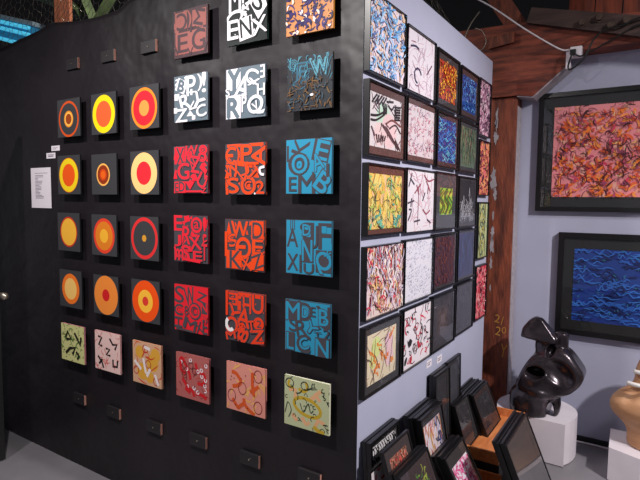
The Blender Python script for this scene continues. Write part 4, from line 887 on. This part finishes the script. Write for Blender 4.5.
# dark bronze figure; image-plane sketch units: X = .175 + cx*.0014, Z = .906 - cy*.001525
def cc(cx, cy, y=0): return (.173 + cx*.0014, 1.70 + y, .899 - cy*.001505)
def k_(v): return v*.00145
def bronze(X, Y, Z):
    def poly(pts, k):
        P = [cc(*q) for q in pts]; d = np.full_like(X, -1e3)
        for q in range(len(P)):
            a, b = P[q], P[(q+1) % len(P)]; ex, ez = b[0]-a[0], b[2]-a[2]; L = math.hypot(ex, ez)
            d = smax(d, ((X-a[0])*-ez + (Z-a[2])*ex)/L, k)
        return d
    right = poly(((150,170),(188,128),(258,146),(322,226),(312,270),(256,326),(196,344),(140,330),(112,240)), .022)
    right = smax(right, ell(X, Y, Z, cc(215,235), (k_(150), .115, k_(135)), rot=-.5), .02)
    left = poly(((118,172),(170,160),(210,240),(196,346),(80,336),(40,318),(58,270),(82,214)), .022)
    left = smax(left, ell(X, Y, Z, cc(118,262,-.01), (k_(110), .12, k_(120)), rot=-.35), .02)
    f = smin(right, left, .018)
    neck = ell(X, Y, Z, cc(160,150), (k_(44), .06, k_(62)), rot=.2); f = smin(f, neck, .025)
    hp = [cc(*q) for q in ((56,112),(62,74),(88,40),(112,24),(142,32),(172,66),(206,104),(200,130))]
    head = np.full_like(X, -1e3)
    for q in range(len(hp)):
        a, b = hp[q], hp[(q+1) % len(hp)]; ex, ez = b[0]-a[0], b[2]-a[2]; L = math.hypot(ex, ez)
        head = smax(head, ((X-a[0])*-ez + (Z-a[2])*ex)/L, .006)
    head = smax(head, np.abs(Y-1.70) - .062 - (Z-cc(0,110)[2])*-.28, .012)
    head = smax(head, -ell(X, Y, Z, cc(120,75,-.085), (k_(34), .035, k_(26)), rot=.3), .01); f = smin(f, head, .006)
    stub = np.maximum(np.sqrt((X-cc(222,0)[0])**2 + (Y-1.70)**2) - k_(27), np.maximum(Z-cc(0,79)[2], cc(0,150)[2]-Z)); f = smin(f, stub, .008)
    base = ell(X, Y, Z, cc(106,388,-.02), (k_(94), .135, k_(92)), rot=-.1); base = smax(base, ell(X, Y, Z, cc(106,372,-.02), (k_(86), .125, k_(300))), .012); f = smin(f, base, .012)
    band = ell(X, Y, Z, cc(132,318,-.035), (k_(84), .10, k_(34)), rot=-.28); f = smin(f, band, .012)
    leg = ell(X, Y, Z, cc(206,372,-.01), (k_(24), .05, k_(62))); f = smin(f, leg, .012)
    # hollows
    f = smax(f, -ell(X, Y, Z, cc(130,240,-.12), (k_(38), .09, k_(26)), rot=.1), .008)
    f = smax(f, -ell(X, Y, Z, cc(228,228,-.155), (k_(78), .09, k_(56)), rot=-.75), .008)
    f = smax(f, -ell(X, Y, Z, cc(192,402,-.06), (k_(13), .12, k_(38))), .008)
    f = smax(f, -ell(X, Y, Z, cc(186,150,-.07), (k_(15), .05, k_(30)), rot=-.3), .008)
    return np.maximum(f, .2625 - Z)
V, Fc = surface_nets(bronze, (.15,1.52,.25), (.65,1.87,.90), .0085)
me = bpy.data.meshes.new('abstract_sculpture'); me.from_pydata(V.tolist(), [], Fc); me.update()
o = link('abstract_sculpture', me, M_bronze, smooth=True); tag(o, 'polished dark bronze abstract figure on the rounded white plinth', 'sculpture')
md = o.modifiers.new('s', 'SMOOTH'); md.iterations = 3; md.factor = .5

def tan(X, Y, Z):
    cx = 1.0
    b = np.maximum(np.sqrt(((X-cx)/.155)**2 + ((Y-1.70)/.12)**2)-1, np.maximum(Z-.34, .194-Z)/.12)*.12
    t = ell(X, Y, Z, (cx+.02,1.70,.435), (.27,.16,.135), rot=.12)
    u = ell(X, Y, Z, (cx+.04,1.70,.60), (.17,.11,.20), rot=-.15)
    f = smin(b, smin(t, u, .05), .05)
    f = smax(f, -ell(X, Y, Z, (cx-.12,1.58,.545), (.035,.06,.10), rot=-.5), .015)
    return np.maximum(f, .194-Z)
V, Fc = surface_nets(tan, (.68,1.5,.18), (1.36,1.90,.86), .011)
me = bpy.data.meshes.new('abstract_sculpture'); me.from_pydata(V.tolist(), [], Fc); me.update()
o = link('abstract_sculpture', me, M_tan, smooth=True); tag(o, 'bulging tan carved sculpture cut by the right edge of the photo', 'sculpture')
md = o.modifiers.new('s', 'SMOOTH'); md.iterations = 3; md.factor = .5
for z, x in ((.565,.835),(.635,.865)):
    bm = bmesh.new(); tube(bm, smooth_path([(x,1.62,z),(x+.05,1.575,z+.006),(x+.12,1.565,z+.008),(x+.2,1.58,z+.004)], 5), [.004]+[.012]*14+[.008], 8)
    link('white_band', bm, M_shell, parent=o, smooth=True)
bm = bmesh.new(); tube(bm, smooth_path([(.55,1.985,.006),(.66,1.99,.006),(.80,1.985,.006),(1.2,1.99,.006)], 6), .006, 6); tag(link('floor_cable', bm, M_cable_w, smooth=True), 'pale cable lying on the floor along the back wall', 'cable')

# ------------------------------------------------------------------ light
def spot(name, loc, target, power, size, ang, col=(1,.95,.93), blend=.6):
    l = bpy.data.lights.new(name, 'SPOT'); l.energy = power; l.shadow_soft_size = size; l.spot_size = math.radians(ang); l.spot_blend = blend; l.color = col
    o = bpy.data.objects.new(name, l); COL.objects.link(o); o.location = loc
    o.rotation_euler = (Vector(target)-Vector(loc)).to_track_quat('-Z', 'Y').to_euler(); return o
spot('track_lamp_wall', (-.45,-1.2,2.85), (-.5,0,.35), 192, .035, 132, blend=1)
spot('track_lamp_targets', (-1.75,-1.2,2.85), (-1.75,0,.5), 90, .035, 138, blend=1)
spot('track_lamp_panel', (2.5,.08,2.95), (0,.62,.7), 430, .06, 84, blend=.9)
spot('track_lamp_back', (1.9,.7,2.95), (.6,2.0,1.3), 60, .12, 110, blend=.8)
pl = bpy.data.lights.new('post_fill_light', 'POINT'); pl.energy = 70; pl.shadow_soft_size = .05; pl.color = (1,.93,.86)  # added fill light without a visible source, brightens the orange post
po = bpy.data.objects.new('post_fill_light', pl); COL.objects.link(po); po.location = (-2.1,.35,3.55)
w = bpy.data.worlds.new('room_glow'); SC.world = w; w.use_nodes = True
w.node_tree.nodes['Background'].inputs['Color'].default_value = (.50,.49,.56,1); w.node_tree.nodes['Background'].inputs['Strength'].default_value = .35

# ------------------------------------------------------------------ camera
cam = bpy.data.cameras.new('camera'); co = bpy.data.objects.new('camera', cam); COL.objects.link(co); SC.camera = co
yaw, pit, rol = map(math.radians, (32.88112957, -4.20111369, .62732555))
f = Vector((-math.sin(yaw)*math.cos(pit), math.cos(yaw)*math.cos(pit), math.sin(pit))); r = Vector((math.cos(yaw), math.sin(yaw), 0)); u = r.cross(f)
r2 = r*math.cos(rol) + u*math.sin(rol); u2 = -r*math.sin(rol) + u*math.cos(rol)
Mx = Matrix((r2, u2, -f)).transposed().to_4x4(); Mx.translation = (.9263876, -1.7111579, 1.55631); co.matrix_world = Mx
cam.sensor_fit = 'HORIZONTAL'; cam.sensor_width = 36; cam.lens = 36*518.49177/640; cam.clip_start = .05
SC.view_settings.view_transform = 'Standard'; SC.view_settings.look = 'None'; SC.view_settings.gamma = 1; SC.view_settings.use_curve_mapping = False
SC.view_settings.exposure = 0.0
